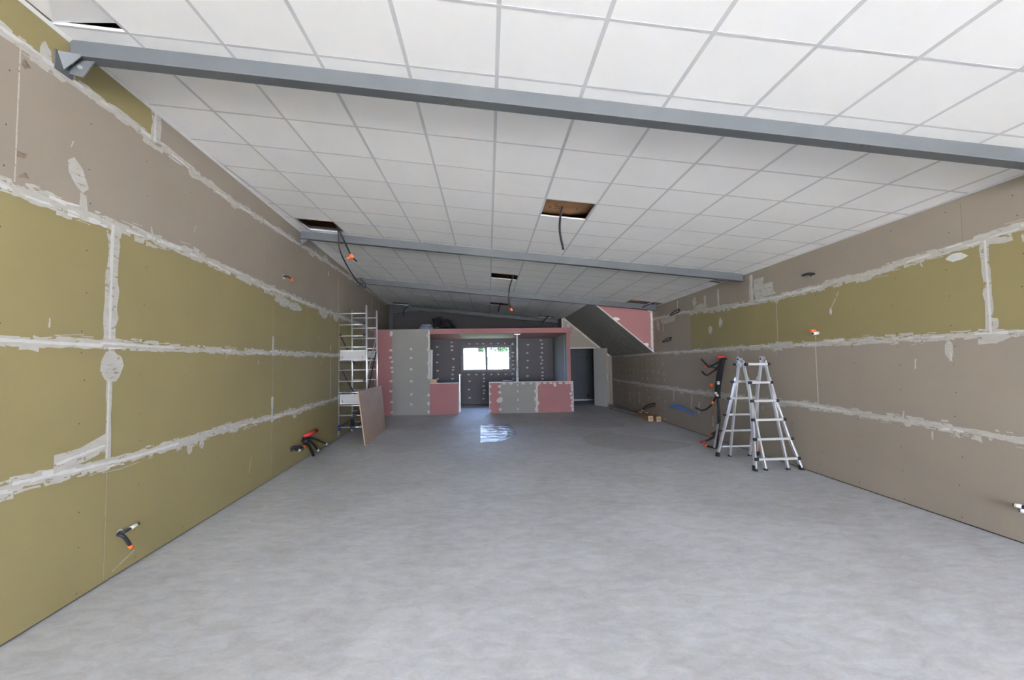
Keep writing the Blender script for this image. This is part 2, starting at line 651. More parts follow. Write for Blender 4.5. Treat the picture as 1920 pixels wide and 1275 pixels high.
class Strokes:
    def __init__(self, W_, seed, base=0.0006):
        self.W, self.b, self.r, self.k = W_, MB(), random.Random(seed), 0
        self.base = base

    def depth(self):
        self.k += 1
        return self.base + 0.00002 * (self.k % 45)

    def poly(self, pts, m):
        d = self.depth()
        self.b.face([self.W(y, z, d) for y, z in pts], m)

    def stroke(self, y, z, ang, ln, w, m, rag=0.35):
        """ragged bar centred at (y,z)"""
        r = self.r
        ca, sa = math.cos(ang), math.sin(ang)
        n = max(3, int(ln / 0.05))
        top, bot = [], []
        for i in range(n + 1):
            u = -ln / 2 + ln * i / n
            top.append((u + r.uniform(-.01, .01), w / 2 * (1 + r.uniform(-rag, rag))))
            bot.append((u + r.uniform(-.01, .01), -w / 2 * (1 + r.uniform(-rag, rag))))
        pts = bot + top[::-1]
        self.poly([(y + u * ca - v * sa, z + u * sa + v * ca) for u, v in pts], m)

    def seam(self, line, y0, y1, w=0.07, dens=1.0, drop=0.25):
        """horizontal joint along the polyline: rough band, side strokes and a white core"""
        r = self.r
        y = y0
        while y < y1:
            ln = r.uniform(0.12, 0.38)
            z = inter(line, y)
            sl = math.atan2(inter(line, y + 0.2) - z, 0.2)
            self.stroke(y + ln / 2, z + r.uniform(-.012, .012), sl, ln * 1.25, w * r.uniform(.55, 1.15), 'plaster_thin', 0.25)
            if r.random() < .75 * dens:
                self.stroke(y + ln / 2, z + r.uniform(-.4, .4) * w, sl + r.uniform(-.04, .04), ln * r.uniform(.6, 1.4), w * r.uniform(.15, .45), r.choice(['plaster_thin', 'plaster_white']), 0.4)
            if r.random() < drop:
                self.stroke(y + ln / 2, z - w * r.uniform(.5, .9), sl, ln * r.uniform(.3, .8), w * r.uniform(.3, .9), 'plaster_thin', 0.5)
            if r.random() < drop * .5:
                self.stroke(y + ln / 2, z + w * r.uniform(.5, .8), sl, ln * r.uniform(.3, .8), w * r.uniform(.2, .5), 'plaster_thin', 0.5)
            y += ln * .8
        y = y0
        while y < y1:
            z = inter(line, y)
            sg = r.choice((-1, -1, 1))
            self.stroke(y, z + sg * w * r.uniform(.38, .62), r.uniform(-.05, .05), r.uniform(.02, .16), w * r.uniform(.08, .34), 'plaster_thin', 0.5)
            if r.random() < .12:
                self.stroke(y, z + sg * w * r.uniform(.7, 1.0), r.uniform(-.1, .1), r.uniform(.03, .25), .005, 'plaster_thin', 0.5)
            y += r.uniform(.03, .13)
        y = y0
        while y < y1:
            ln = r.uniform(0.1, 0.4)
            z = inter(line, y)
            sl = math.atan2(inter(line, y + 0.2) - z, 0.2)
            if r.random() < .85:
                self.stroke(y + ln / 2, z + r.uniform(-.008, .010), sl, ln * 1.1, w * r.uniform(.18, .42), 'plaster_white', 0.35)
            y += ln

    def vert(self, y, z0, z1, w=0.05, m='plaster_thin', core=True):
        r = self.r
        n = max(3, int((z1 - z0) / .07))
        L_, R_ = [], []
        for i in range(n + 1):
            z = z0 + (z1 - z0) * i / n
            L_.append((y - w / 2 * (1 + r.uniform(-.3, .3)), z))
            R_.append((y + w / 2 * (1 + r.uniform(-.3, .3)), z))
        self.poly(L_ + R_[::-1], m)
        if core:
            self.stroke(y - w * .12, (z0 + z1) / 2, math.pi / 2, (z1 - z0), max(.008, w * .28), 'plaster_white', 0.25)

    def blob(self, y, z, ry, rz, m='plaster_thin', n=11):
        r = self.r
        self.poly([(y + ry * math.cos(2 * math.pi * i / n) * r.uniform(.7, 1.2), z + rz * math.sin(2 * math.pi * i / n) * r.uniform(.7, 1.2)) for i in range(n)], m)

    def screw(self, y, z, rad=0.007):
        self.b.face([self.W(y + rad * math.cos(i * 1.0472), z + rad * math.sin(i * 1.0472), 0.0004) for i in range(6)], 'screw')


s = Strokes(WL, 11)
s.seam(SEAM_L[0], 1.4, 13.2, 0.072, 1.1, .3)
s.seam(SEAM_L[1], 1.4, 13.6, 0.060, 1.0, .2)
s.seam(SEAM_L[2], 1.4, 14.2, 0.080, 1.1, .35)
s.seam(SEAM_L[3], 1.4, 16.5, 0.060, 1.0, .2)
s.vert(3.546, 1.75, 2.66, 0.115)
s.vert(3.50, 1.75, 2.30, 0.05, core=False)
s.vert(3.55, 0.86, 1.74, 0.055)
s.blob(3.57, 1.60, 0.10, 0.13)
s.vert(6.56, 1.74, 2.00, 0.07)
s.vert(6.56, 0.80, 1.15, 0.07)
s.vert(6.56, 0.02, 0.80, 0.004, core=False)
s.vert(6.56, 1.15, 2.64, 0.005, core=False)
s.vert(9.5, 0.9, 2.0, 0.035)
s.vert(10.06, 2.75, 3.50, 0.030)
s.vert(3.99, 3.54, 3.92, 0.115)
s.vert(2.765, 2.66, 3.52, 0.010, core=False)
s.vert(3.55, 0.03, 0.85, 0.003, core=False)
# trowel wipes that are there in the photo
s.poly([(3.12, 2.98), (3.17, 3.02), (3.24, 2.97), (3.30, 2.85), (3.25, 2.80), (3.19, 2.83), (3.13, 2.90)], 'plaster_thin')
s.poly([(3.23, 2.80), (3.28, 2.79), (3.31, 2.62), (3.22, 2.64)], 'plaster_thin')
s.poly([(3.10, 0.90), (3.10, 1.02), (3.30, 1.03), (3.54, 1.10), (3.54, 0.97), (3.35, 0.93)], 'plaster_thin')
s.stroke(3.32, 0.985, 0.13, 0.42, 0.018, 'plaster_white')
for (y, z, ry, rz) in ((6.9, 2.55, .35, .08), (7.4, 2.53, .30, .07), (9.0, 2.60, .3, .09), (4.55, 3.5, .1, .05), (8.2, 3.62, .25, .07), (9.1, 3.70, .16, .08), (9.3, 3.45, .05, .06), (11.2, 3.78, .3, .06), (9.9, 2.62, .25, .08),
                       (4.6, .78, .05, .04), (4.8, .80, .04, .05), (2.93, 3.57, .05, .09), (3.03, 3.52, .07, .05)):
    s.blob(y, z, ry, rz)
for k in range(34):
    s.stroke(s.r.uniform(2, 12), s.r.choice([.9, 1.78, 2.66]) + s.r.uniform(-.16, .10), math.pi / 2 + s.r.uniform(-.3, .3), s.r.uniform(.03, .12), s.r.uniform(.006, .02), 'plaster_thin')
for (y, z, l) in ((8.7, 2.1, .12), (4.6, 2.95, .08), (10.4, 3.1, .12), (3.15, 3.1, .05), (5.9, .35, .2)):
    s.stroke(y, z, 1.2, l, .008, 'plaster_thin')
s.stroke(3.75, .085, .28, .24, .007, 'plaster_thin')
# rusty smears at the far-left beige board
s.stroke(2.80, 2.86, 0.2, .07, .035, 'smear', .6)
s.stroke(2.82, 2.74, 0.3, .06, .03, 'smear', .6)
s.stroke(2.80, 3.42, 0.9, .05, .035, 'smear', .6)
s.vert(13.25, 1.9, 2.6, 0.10)
s.vert(13.25, 0.9, 1.8, 0.09)
for x in (14.0, 15.2, 16.0):
    s.vert(x, 3.3, 3.8, .08, core=False)
for yy in [2.1 + .6 * k for k in range(16)]:
    for zz in (.05, .33, .62, .86, .96, 1.22, 1.5, 1.7, 1.82, 2.1, 2.4, 2.6, 2.75, 3.0, 3.3):
        s.screw(yy + s.r.uniform(-.02, .02), zz + s.r.uniform(-.03, .03), 0.0055)
s.b.build('joint_compound', kind='stuff', parent= wall_left)

s = Strokes(WR, 23)
s.seam(SEAM_R[0], 1.6, 16.3, 0.075, 1.0, .3)
s.seam(SEAM_R[1], 1.6, 16.3, 0.068, 1.0, .2)
s.seam(SEAM_R[2], 1.6, 12.3, 0.070, 1.1, .3)
s.vert(3.77, 1.78, 2.62, 0.07)
s.blob(3.74, 1.76, .13, .06)
s.blob(3.74, 1.86, .05, .05)
s.blob(4.02, 2.52, .10, .05, 'plaster_white')
s.blob(4.14, 1.64, .05, .085, 'plaster_thin')
s.vert(4.13, 1.53, 1.62, .03)
s.vert(5.95, 0.93, 1.76, .016)
s.vert(5.96, 0.35, 0.93, .045, 'beige_board', core=False)
s.vert(6.76, 1.80, 2.53, .012, core=False)
s.blob(6.76, 1.80, .11, .06)
s.blob(6.75, 2.50, .06, .06)
s.stroke(5.58, 2.30, -.95, .30, .012, 'plaster_thin')
s.blob(5.64, 2.185, .028, .045, 'plaster_white')
s.vert(7.42, 2.56, 3.02, .11)
s.vert(7.2, 2.56, 2.92, .24, core=False)
s.vert(6.95, 2.6, 2.80, .34, core=False)
s.vert(8.55, 2.62, 2.96, .07)
s.vert(10.5, 2.74, 3.02, .06)
s.blob(9.3, 2.72, .32, .05)
s.blob(9.6, 2.85, .10, .10)
s.blob(11.1, 2.62, .5, .09)
s.blob(11.8, 2.55, .12, .20)
s.blob(8.92, 2.20, .085, .085, 'plaster_thin')
s.blob(8.50, 2.30, .075, .095)
s.vert(9.1, 2.75, 2.92, .10, core=False)
s.vert(11.45, 2.33, 2.55, .06, core=False)
for k in range(30):
    s.stroke(s.r.uniform(3, 12), s.r.choice([.9, 1.78, 2.6]) + s.r.uniform(-.14, .12), math.pi / 2 + s.r.uniform(-.3, .3), s.r.uniform(.03, .10), s.r.uniform(.006, .02), 'plaster_thin')
for (y, z, l, w) in ((9.55, .56, .25, .06), (9.9, .66, .3, .05), (10.9, .75, .3, .06), (4.5, 1.5, .1, .02), (13.5, .5, .35, .06), (14.5, .45, .35, .06), (8.95, .35, .22, .06)):
    s.stroke(y, z, math.pi / 2 + .1, l, w, 'plaster_thin')
for k, yy in enumerate([11.5 + .42 * i for i in range(11)]):
    for zz in (.12, .34, .58, .80, 1.08, 1.3, 1.5, 1.68):
        if s.r.random() < .8:
            s.blob(yy + s.r.uniform(-.05, .05), zz + s.r.uniform(-.05, .05), .045, .035, 'plaster_thin', 7)
for yy in [2.3 + .6 * k for k in range(16)]:
    for zz in (.06, .34, .62, .82, .98, 1.25, 1.5, 1.7, 1.85, 2.15, 2.42, 2.75, 2.95):
        s.screw(yy + s.r.uniform(-.03, .03), zz + s.r.uniform(-.03, .03), 0.006)
s.b.build('joint_compound', kind='stuff', parent= wall_right)

# ---- back wall with the window
def quadY(b, x0, x1, z0, z1, y, m, t=0.013):
    b.box(x0, x1, y, y + t, z0, z1, m)


WX0, WX1, WZ0, WZ1 = -1.043, 0.92, 1.274, 2.29
b = MB()
for (x0, x1) in ((-4.1, -2.45), (-2.45, -1.25), (1.1, 2.3), (2.3, 2.75)):
    b.box(x0 + .001, x1 - .001, BACK_Y, BACK_Y + .013, 0.03, 2.6, 'brown_grey_board')
b.box(-1.25, WX0, BACK_Y, BACK_Y + .013, .03, 2.6, 'brown_grey_board')
b.box(WX1, 1.1, BACK_Y, BACK_Y + .013, .03, 2.6, 'brown_grey_board')
b.box(WX0, WX1, BACK_Y, BACK_Y + .013, WZ1, 2.6, 'brown_grey_board')
b.box(WX0, -.06, BACK_Y, BACK_Y + .013, .03, WZ0, 'brown_grey_board')
b.box(-.058, WX1, BACK_Y, BACK_Y + .013, .03, WZ0, 'brown_grey_board')
for (x0, x1) in ((-4.1, -2.2), (-2.2, -1.0), (-1.0, .2), (.2, 1.4), (1.4, 2.75)):
    b.box(x0 + .004, x1 - .004, BACK_Y, BACK_Y + .013, 2.6, TOP, 'loft_board')
# core round the opening
b.box(-4.2, WX0, BACK_Y + .0135, BACK_Y + .24, -.1, TOP, 'gap_dark')
b.box(WX1, 2.75, BACK_Y + .0135, BACK_Y + .24, -.1, TOP, 'gap_dark')
b.box(WX0, WX1, BACK_Y + .0135, BACK_Y + .24, -.1, WZ0, 'gap_dark')
b.box(WX0, WX1, BACK_Y + .0135, BACK_Y + .24, WZ1, TOP, 'gap_dark')
wall_back = b.build('wall_back', kind='structure')


def WB(x, z, d=0.0):
    return Vector((x, BACK_Y - d, z))


def bx(px):
    return -1.043 + (px - 864) * .02045


def bz(py):
    return 2.29 - (py - 648) * .02117


s = Strokes(WB, 31)
cols = {848.5: (642, 649, 656, 672, 687, 692, 700, 708), 821: (650, 664, 678, 693, 708), 962: (647, 662, 669, 677, 684, 692, 701, 710), 907: (708, 714, 722, 730, 735, 745), 878.6: (713, 728, 743),
        989.6: (648, 663, 677, 690, 705), 1017: (640, 647, 654, 663, 671, 677, 683, 691, 699, 705, 711)}
for px, ys in cols.items():
    for py in ys:
        s.blob(bx(px) + s.r.uniform(-.03, .03), bz(py), .055, .035, 'plaster_thin', 8)
for px in (863, 878, 893, 906, 921, 934, 948, 961):
    s.blob(bx(px), bz(701), .045, .035, 'plaster_thin', 8)
for px in (880, 895, 906, 921, 934, 947, 962):
    s.blob(bx(px), bz(645), .04, .03, 'plaster_thin', 8)
s.vert(bx(1000), .1, .3, .02, core=False)
s.b.build('joint_compound', kind='stuff', parent= wall_back)

b = MB()
win = None
fw = .10
yA, yB = BACK_Y + .0, BACK_Y + .075
b.box(WX0, WX1, yA, yB, WZ0, WZ0 + fw * .9, 'anthracite')
b.box(WX0, WX1, yA, yB, WZ1 - fw * .9, WZ1, 'anthracite')
b.box(WX0, WX0 + fw, yA, yB, WZ0 + fw * .9, WZ1 - fw * .9, 'anthracite')
b.box(WX1 - fw * 1.15, WX1, yA, yB, WZ0 + fw * .9, WZ1 - fw * .9, 'anthracite')
win = b.build('window_1', kind='structure')
b = MB()
b.box(-.11, -.02, yA + .005, yB - .01, WZ0 + fw * .9, WZ1 - fw * .9, 'anthracite')
b.build('mullion', win)
for (x0, x1) in ((WX0 + fw, -.11), (-.02, WX1 - fw * 1.15)):
    b = MB()
    b.box(x0, x1, yA + .035, yA + .041, WZ0 + fw * .9, WZ1 - fw * .9, 'window_glass')
    b.build('pane', win)
b = MB()
b.box(-1.0, -.12, yA + .012, yA + .03, WZ1 - fw * .9 - .02, WZ1 - fw * .9, 'anthracite')
b.box(.84, .855, yA - .02, yA, 1.74, 1.82, 'white_paint')
b.build('latch', win)

# ---- front wall (behind the photographer): wide glazed shopfront opening
b = MB()
b.box(xl(FRONT_Y) - .3, -1.7301, FRONT_Y - .2, FRONT_Y, -.1, TOP, 'beige_board')
b.box(4.20, 4.9, FRONT_Y - .2, FRONT_Y, -.1, TOP, 'beige_board')
b.box(-1.7301, 4.20, FRONT_Y - .2, FRONT_Y, 2.75, TOP, 'beige_board')
b.build('wall_front', kind='structure')

# ---- roof build-up over the suspended ceiling
b = MB()
b.hexa([(-4.3, FRONT_Y - .2, zc(-4.3) + .34), (5.2, FRONT_Y - .2, zc(5.2) + .34), (5.2, 19.2, zc(5.2) + .34), (-4.3, 19.2, zc(-4.3) + .34),
        (-4.3, FRONT_Y - .2, zc(-4.3) + .7), (5.2, FRONT_Y - .2, zc(5.2) + .7), (5.2, 19.2, zc(5.2) + .7), (-4.3, 19.2, zc(-4.3) + .7)], 'roof_dark')
for k in range(18):
    y0 = 1.2 + .9 * k
    b.hexa([(-4.2, y0, zc(-4.2) + .30), (4.9, y0, zc(4.9) + .30), (4.9, y0 + .8, zc(4.9) + .30), (-4.2, y0 + .8, zc(-4.2) + .30),
            (-4.2, y0, zc(-4.2) + .34), (4.9, y0, zc(4.9) + .34), (4.9, y0 + .8, zc(4.9) + .34), (-4.2, y0 + .8, zc(-4.2) + .34)], 'kraft')
b.build('roof', kind='structure')

# ---- suspended ceiling: lay-in tiles on a bar grid, four bays between the beams
BEAM_Y = [3.096, 7.60, 11.87, 17.36]
CX0, CDX = 0.0817, 0.597
bays = [(FRONT_Y, BEAM_Y[0] - .003, 2.358), (BEAM_Y[0] + .003, BEAM_Y[1] - .003, 3.8615), (BEAM_Y[1] + .003, BEAM_Y[2] - .003, 9.55), (BEAM_Y[2] + .003, BEAM_Y[3] - .003, 14.15)]
holes = {(0, -5, 0), (1, -5, 5), (1, 1, 2), (2, 0, 0), (2, 6, 3), (2, 7, 3), (2, 7, -3), (3, -6, 5), (3, -6, 4), (3, 0, 0), (3, 3, 4)}
SOFF_X = 2.862


def slab(b, x00, x10, x11, x01, y0, y1, z0, z1, m):
    c = [(x00, y0), (x10, y0), (x11, y1), (x01, y1)]
    b.hexa([(x, y, zc(x) + z0) for x, y in c] + [(x, y, zc(x) + z1) for x, y in c], m)


bt, bg = MB(), MB()
for bi, (ya, yb, ph) in enumerate(bays):
    r0 = math.floor((ya - ph) / .6)
    r1 = math.ceil((yb - ph) / .6)
    xmax = (lambda y: SOFF_X + .01) if False else (lambda y: xr(y))
    for r in range(r0, r1):
        y0, y1 = max(ya, ph + .6 * r), min(yb, ph + .6 * (r + 1))
        if y1 - y0 < .01:
            continue
        for c in range(-8, 9):
            X0, X1 = CX0 + CDX * c, CX0 + CDX * (c + 1)
            q = [max(X0, xl(y0) - .01), min(X1, xr(y0) + .01), min(X1, xr(y1) + .01), max(X0, xl(y1) - .01)]
            if q[1] - q[0] < .005 and q[2] - q[3] < .005:
                continue
            q[1] = max(q[1], q[0])
            q[2] = max(q[2], q[3])
            if (bi, c, r) in holes:
                if (bi, c, r) == (2, 7, -3):
                    continue
                continue
            if (bi, c, r) == (2, 7, -2):
                y0 = 8.52
            slab(bt, q[0], q[1], q[2], q[3], y0, y1, .004, .02, 'ceiling_tile')
        yy = ph + .6 * r
        if ya + .02 < yy < yb - .02:
            slab(bg, xl(yy) - .01, xr(yy) + .01, xr(yy) + .01, xl(yy) - .01, yy - .0105, yy + .0105, .0030, .022, 'ceiling_bar')
    for c in range(-8, 9):
        x = CX0 + CDX * c
        # clip to the slanting left wall
        y0 = ya
        if x < xl(ya):
            y0 = (-2.5912 - x) / .0679
        if y0 > yb - .05 or x > xr(ya):
            continue
        slab(bg, x - .0125, x + .0125, x + .0125, x - .0125, y0, yb, .0026, .022, 'ceiling_bar')
ceil = bt.build('ceiling', kind='structure')
bg.build('ceiling_grid', ceil)
b = MB()
for (ya, yb, ph) in bays:
    b.hexa([(xl(ya) + .001, ya, zc(xl(ya)) - .014), (xl(ya) + .022, ya, zc(xl(ya)) - .003), (xl(yb) + .022, yb, zc(xl(yb)) - .003), (xl(yb) + .001, yb, zc(xl(yb)) - .014),
            (xl(ya) + .001, ya, zc(xl(ya)) + .004), (xl(ya) + .022, ya, zc(xl(ya)) + .003), (xl(yb) + .022, yb, zc(xl(yb)) + .003), (xl(yb) + .001, yb, zc(xl(yb)) + .004)], 'bar_white')
b.build('trim_1', kind='structure')
b = MB()
for (ya, yb, ph) in bays[:3]:
    b.hexa([(xr(ya) - .022, ya, zc(xr(ya)) - .004), (xr(ya) - .001, ya, zc(xr(ya)) - .008), (xr(yb) - .001, yb, zc(xr(yb)) - .008), (xr(yb) - .022, yb, zc(xr(yb)) - .004),
            (xr(ya) - .022, ya, zc(xr(ya)) + .003), (xr(ya) - .001, ya, zc(xr(ya)) + .004), (xr(yb) - .001, yb, zc(xr(yb)) + .004), (xr(yb) - .022, yb, zc(xr(yb)) + .003)], 'bar_white')
b.build('trim_2', kind='structure')


# shifted / lifted tiles
def loose_tile(pts, label, t=.016):
    b = MB()
    b.hexa([Vector(p) for p in pts] + [Vector(p) + Vector((0, 0, t)) for p in pts], 'ceiling_tile')
    return tag(recentre(b.build('ceiling_tile')), label, 'ceiling tile', 'loose ceiling tiles')


def cz(x, y, h):
    return (x, y, zc(x) + h)


loose_tile([cz(-2.722, 2.34, .004), cz(-2.31, 2.34, .004), cz(-2.31, 2.945, .065), cz(-2.762, 2.945, .012)], 'white ceiling tile sitting crooked with dark gaps, against left wall before the first beam')
loose_tile([cz(1.90, 17.17, .030), cz(2.46, 17.20, .045), cz(2.46, 17.33, .026), cz(1.90, 17.33, .026)], 'pushed back ceiling tile at the far end, above the right end of the pink fascia')

# ------------------------------------------------------------------ steel beams
BX = [(xl(3.1) + .012, xr(3.1) - .0), (xl(7.6) + .02, xr(7.6) - .035), (xl(11.87) + .02, xr(11.87) - .012), (xl(17.36) + .1, 2.74)]
names = ['grey steel roof beam nearest the front, spanning the ceiling just above the tall left bracket', 'grey steel roof beam second from the front, hanging cables pass in front of it',
         'grey steel roof beam third from the front, right end above the pink triangle wall', 'grey steel roof beam at the far end, shade painted in, sloping down above the mezzanine']


def ibeam(i):
    y = BEAM_Y[i]
    x0, x1 = BX[i]
    t = thing('steel_beam', names[i], 'beam', ((x0 + x1) / 2, y, zc((x0 + x1) / 2) - .13), 'steel roof beams')
    zb = -.13

    def bar(b, ya, yb, za, ze, m=('steel_shaded' if i == 3 else 'steel_paint'), xa=x0, xb=x1):
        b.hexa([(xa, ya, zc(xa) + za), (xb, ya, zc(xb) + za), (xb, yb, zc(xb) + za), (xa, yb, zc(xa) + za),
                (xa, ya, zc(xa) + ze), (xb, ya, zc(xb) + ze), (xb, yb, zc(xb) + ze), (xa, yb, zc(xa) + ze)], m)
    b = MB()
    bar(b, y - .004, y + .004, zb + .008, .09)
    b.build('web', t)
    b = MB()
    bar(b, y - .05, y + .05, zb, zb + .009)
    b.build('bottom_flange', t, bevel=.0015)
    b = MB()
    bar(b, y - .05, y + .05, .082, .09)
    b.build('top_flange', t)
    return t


beams = [ibeam(i) for i in range(4)]
# worn and rusty marks under the first beam
b = MB()
rr = random.Random(5)
for (xa, xb, n) in ((-.32, -.13, 11), (.60, .78, 5), (2.62, 2.80, 6)):
    b = MB()
    for k in range(n):
        x = rr.uniform(xa, xb)
        w = rr.uniform(.004, .02)
        ya = 3.046 + rr.uniform(0, .05)
        yb = ya + rr.uniform(.02, .05)
        b.face([(x, ya, zc(x) - .1304), (x + w, ya, zc(x + w) - .1304), (x + w + .01, yb, zc(x + w + .01) - .1304), (x + .01, yb, zc(x + .01) - .1304)], 'steel_mark')
    b.build('rust_mark', beams[0], kind='stuff')
# bracket at the left end of the first beam
b = MB()
X = xl(3.05)
b.prism([(X + .006, 3.00, 3.655), (X + .13, 3.05, 3.662), (X + .006, 3.05, 3.555)], (0, .008, 0), 'steel_paint')
b.box(X + .004, X + .012, 2.99, 3.12, 3.53, 3.66, 'steel_paint')
b.prism([(X + .012, 3.09, 3.66), (X + .17, 3.09, 3.645), (X + .10, 3.09, 3.535), (X + .012, 3.09, 3.555)], (0, .008, 0), 'steel_paint')
br = b.build('bracket', beams[0])
b = MB()
b.tube([(X + .085, 3.075, 3.60), (X + .085, 3.125, 3.60)], .014, 'steel_zinc', 6)
b.tube([(X + .03, 3.03, 3.63), (X + .03, 3.11, 3.63)], .011, 'steel_zinc', 6)
b.build('bolt', br)
for i, yy in ((1, 7.6), (2, 11.87)):
    b = MB()
    X = xl(yy)
    b.prism([(X + .01, yy - .005, zc(X) - .13), (X + .14, yy - .005, zc(X) - .14), (X + .01, yy - .005, zc(X) - .26)], (0, .01, 0), 'steel_paint')
    br = b.build('bracket', beams[i])
    b = MB()
    b.tube([(X + .05, yy - .035, zc(X) - .17), (X + .05, yy + .02, zc(X) - .17)], .014, 'steel_zinc', 6)
    b.build('bolt', br)
b = MB()
b.prism([(-3.62, 17.35, 3.86), (-2.6, 17.35, 3.65), (-3.62, 17.35, 3.53)], (0, .012, 0), 'steel_shaded')
b.prism([(-3.62, 17.31, 3.53), (-2.6, 17.31, 3.65), (-2.6, 17.31, 3.642), (-3.62, 17.31, 3.522)], (0, .1, 0), 'steel_shaded')
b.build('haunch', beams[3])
t = thing('steel_post', 'grey steel post in the far left corner, shade painted in, rising behind the pink panel', 'post', (-3.64, 17.3, 0))
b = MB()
b.box(-3.70, -3.58, 17.24, 17.25, 0, 3.84, 'steel_shaded')
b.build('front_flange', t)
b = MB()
b.box(-3.70, -3.58, 17.35, 17.36, 0, 3.84, 'steel_shaded')
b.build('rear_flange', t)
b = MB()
b.box(-3.645, -3.637, 17.25, 17.35, 0, 3.84, 'steel_shaded')
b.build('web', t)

# ------------------------------------------------------------------ kitchen block at the far end
KY = 14.40
# tall plasterboard panel left of the kitchen (pink strip + grey board)
b = MB()
b.box(xl(KY) + .002, -3.022, KY, KY + .013, .008, 2.697, 'pink_board')
b.box(-3.018, -1.832, KY, KY + .013, .008, 2.697, 'grey_board')
b.box(xl(KY) + .002, -1.832, KY + .0135, KY + .1, 0, 2.54, 'grey_board')
wk = b.build('wall_partition', kind='structure')


def WK(x, z, d=0.0):
    return Vector((x, KY - d, z))


s = Strokes(WK, 41)
for z in (2.56, 2.04, 1.81, 1.68, 1.49, 1.36, 1.07, .76, .42, .10):
    s.blob(-3.03 + s.r.uniform(-.03, .03), z, .055, .04 if z < 2.5 else .10, 'plaster_thin', 8)
for z in (2.07, 1.79, 1.44, 1.06, .65, .33):
    s.blob(-2.42, z, .04, .045, 'plaster_thin', 8)
s.vert(-1.86, 1.1, 2.66, .05, core=True)
for z in (2.5, 2.05, 1.6, 1.2, .62, .35, .1):
    s.blob(-1.885, z, .045, .06, 'plaster_thin', 8)
s.b.build('joint_compound', kind='stuff', parent= wk)

# mezzanine slab over the kitchen with its pink fascia
b = MB()
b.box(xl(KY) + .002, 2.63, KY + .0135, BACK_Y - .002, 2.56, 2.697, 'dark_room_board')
b.box(-1.832, 2.715, KY, KY + .013, 2.54, 2.70, 'pink_board')
b.box(2.63, 2.715, KY + .0135, KY + .12, 2.54, 2.70, 'pink_board')
for (x0, x1, m) in ((-3.5, -.95, 'pink_board'), (-.95, .95, 'middle_board'), (.95, 2.53, 'pink_board')):
    b.box(x0 + .002, x1 - .002, KY + .014, BACK_Y - .004, 2.547, 2.559, m)
b.build('ceiling_kitchen', kind='structure')

# right kitchen side wall
b = MB()
b.box(2.537, 2.55, KY + .02, BACK_Y - .004, .01, 2.545, 'grey_board')
b.box(2.63, 2.643, KY + .02, 16.59, .01, 2.545, 'grey_board')
b.box(2.5505, 2.6295, KY + .02, BACK_Y - .004, .01, 2.545, 'gap_dark')
b.box(2.527, 2.645, KY + .003, KY + .019, .985, 2.535, 'pink_board')
wk2 = b.build('wall_kitchen_right', kind='structure')


def WKR(y, z, d=0.0):
    return Vector((2.537 - d, y, z))


s = Strokes(WKR, 43)
s.vert(14.9, .9, 2.5, .10)
s.vert(14.48, .9, 2.5, .09)
s.b.build('joint_compound', kind='stuff', parent= wk2)
b = MB()
b.box(-2.4, -2.3, KY + .12, BACK_Y - .004, .01, 2.545, 'grey_board')
b.build('wall_kitchen_left', kind='structure')

# bar counters
t = thing('bar_counter', 'short pink plasterboard counter left of the gap, joined to the tall grey panel', 'counter', (-1.38, KY, 0), 'plasterboard bar counters')
b = MB()
b.box(-1.828, -.95, KY, KY + .013, .005, .965, 'pink_board')
b.box(-1.828, -.962, KY + .0135, KY + .42, 0, .965, 'grey_board')
b.box(-.961, -.948, KY + .0135, KY + .42, .005, .965, 'pink_board')
b.build('body', t)
b = MB()
b.box(-1.828, -.935, KY - .006, KY + .43, .966, .985, 'plaster_white')
b.build('top_edge', t)
b = MB()
b.box(-.947, -.932, KY - .003, KY + .03, .01, .964, 'plaster_white')
b.build('corner_bead', t)

t = thing('bar_counter', 'long pink and grey plasterboard counter right of the gap, white filler blobs on its face', 'counter', (1.38, KY, 0), 'plasterboard bar counters')
b = MB()
b.box(.032, .368, KY, KY + .013, .005, .965, 'pink_board')
b.box(.371, 1.552, KY, KY + .013, .005, .965, 'grey_board')
b.box(1.555, 2.715, KY, KY + .013, .005, .965, 'pink_board')
b.box(.032, 2.526, KY + .0135, KY + .30, 0, .965, 'grey_board')
b.box(2.526, 2.715, KY + .0135, KY + .019, 0, .965, 'grey_board')
b.build('body', t)
b = MB()
b.box(.022, 2.525, KY - .006, KY + .31, .966, .985, 'plaster_white')
b.box(2.525, 2.722, KY - .006, KY + .002, .966, .985, 'plaster_white')
b.build('top_edge', t)
s = Strokes(WK, 47)
for z in (.86, .66, .40, .12):
    s.blob(.36 + s.r.uniform(-.02, .02), z, .055, .05, 'plaster_thin', 9)
s.blob(.36, .42, .10, .10)
for z in (.88, .70, .42, .12):
    s.blob(.93, z, .025, .045, 'plaster_thin', 8)
s.vert(1.54, .02, .95, .06)
for z in (.9, .68, .42, .3, .1):
    s.blob(1.52 + s.r.uniform(-.02, .04), z, .06, .08, 'plaster_thin', 9)
for z in (.08, .2, .32, .45, .58, .70, .82, .92):
    s.blob(2.66 + s.r.uniform(-.03, .02), z, .045, .06, 'plaster_thin', 9)
s.vert(2.70, .02, .95, .03)
for x in (.5, .72, 1.1, 1.35, 1.62, 1.8, 2.0, 2.12, 2.3, 2.5, 2.6):
    s.blob(x, .93 + s.r.uniform(-.02, .01), .06, .035, 'plaster_thin', 8)
s.blob(2.12, .86, .05, .05)
for z in (.85, .62, .35, .08):
    s.blob(.06, z, .03, .05, 'plaster_thin', 8)
s.b.build('joint_compound', kind='stuff', parent= t)
b = MB()
b.box(.020, .031, KY + .001, KY + .30, .005, .964, 'plaster_white')
b.build('corner_bead', t)

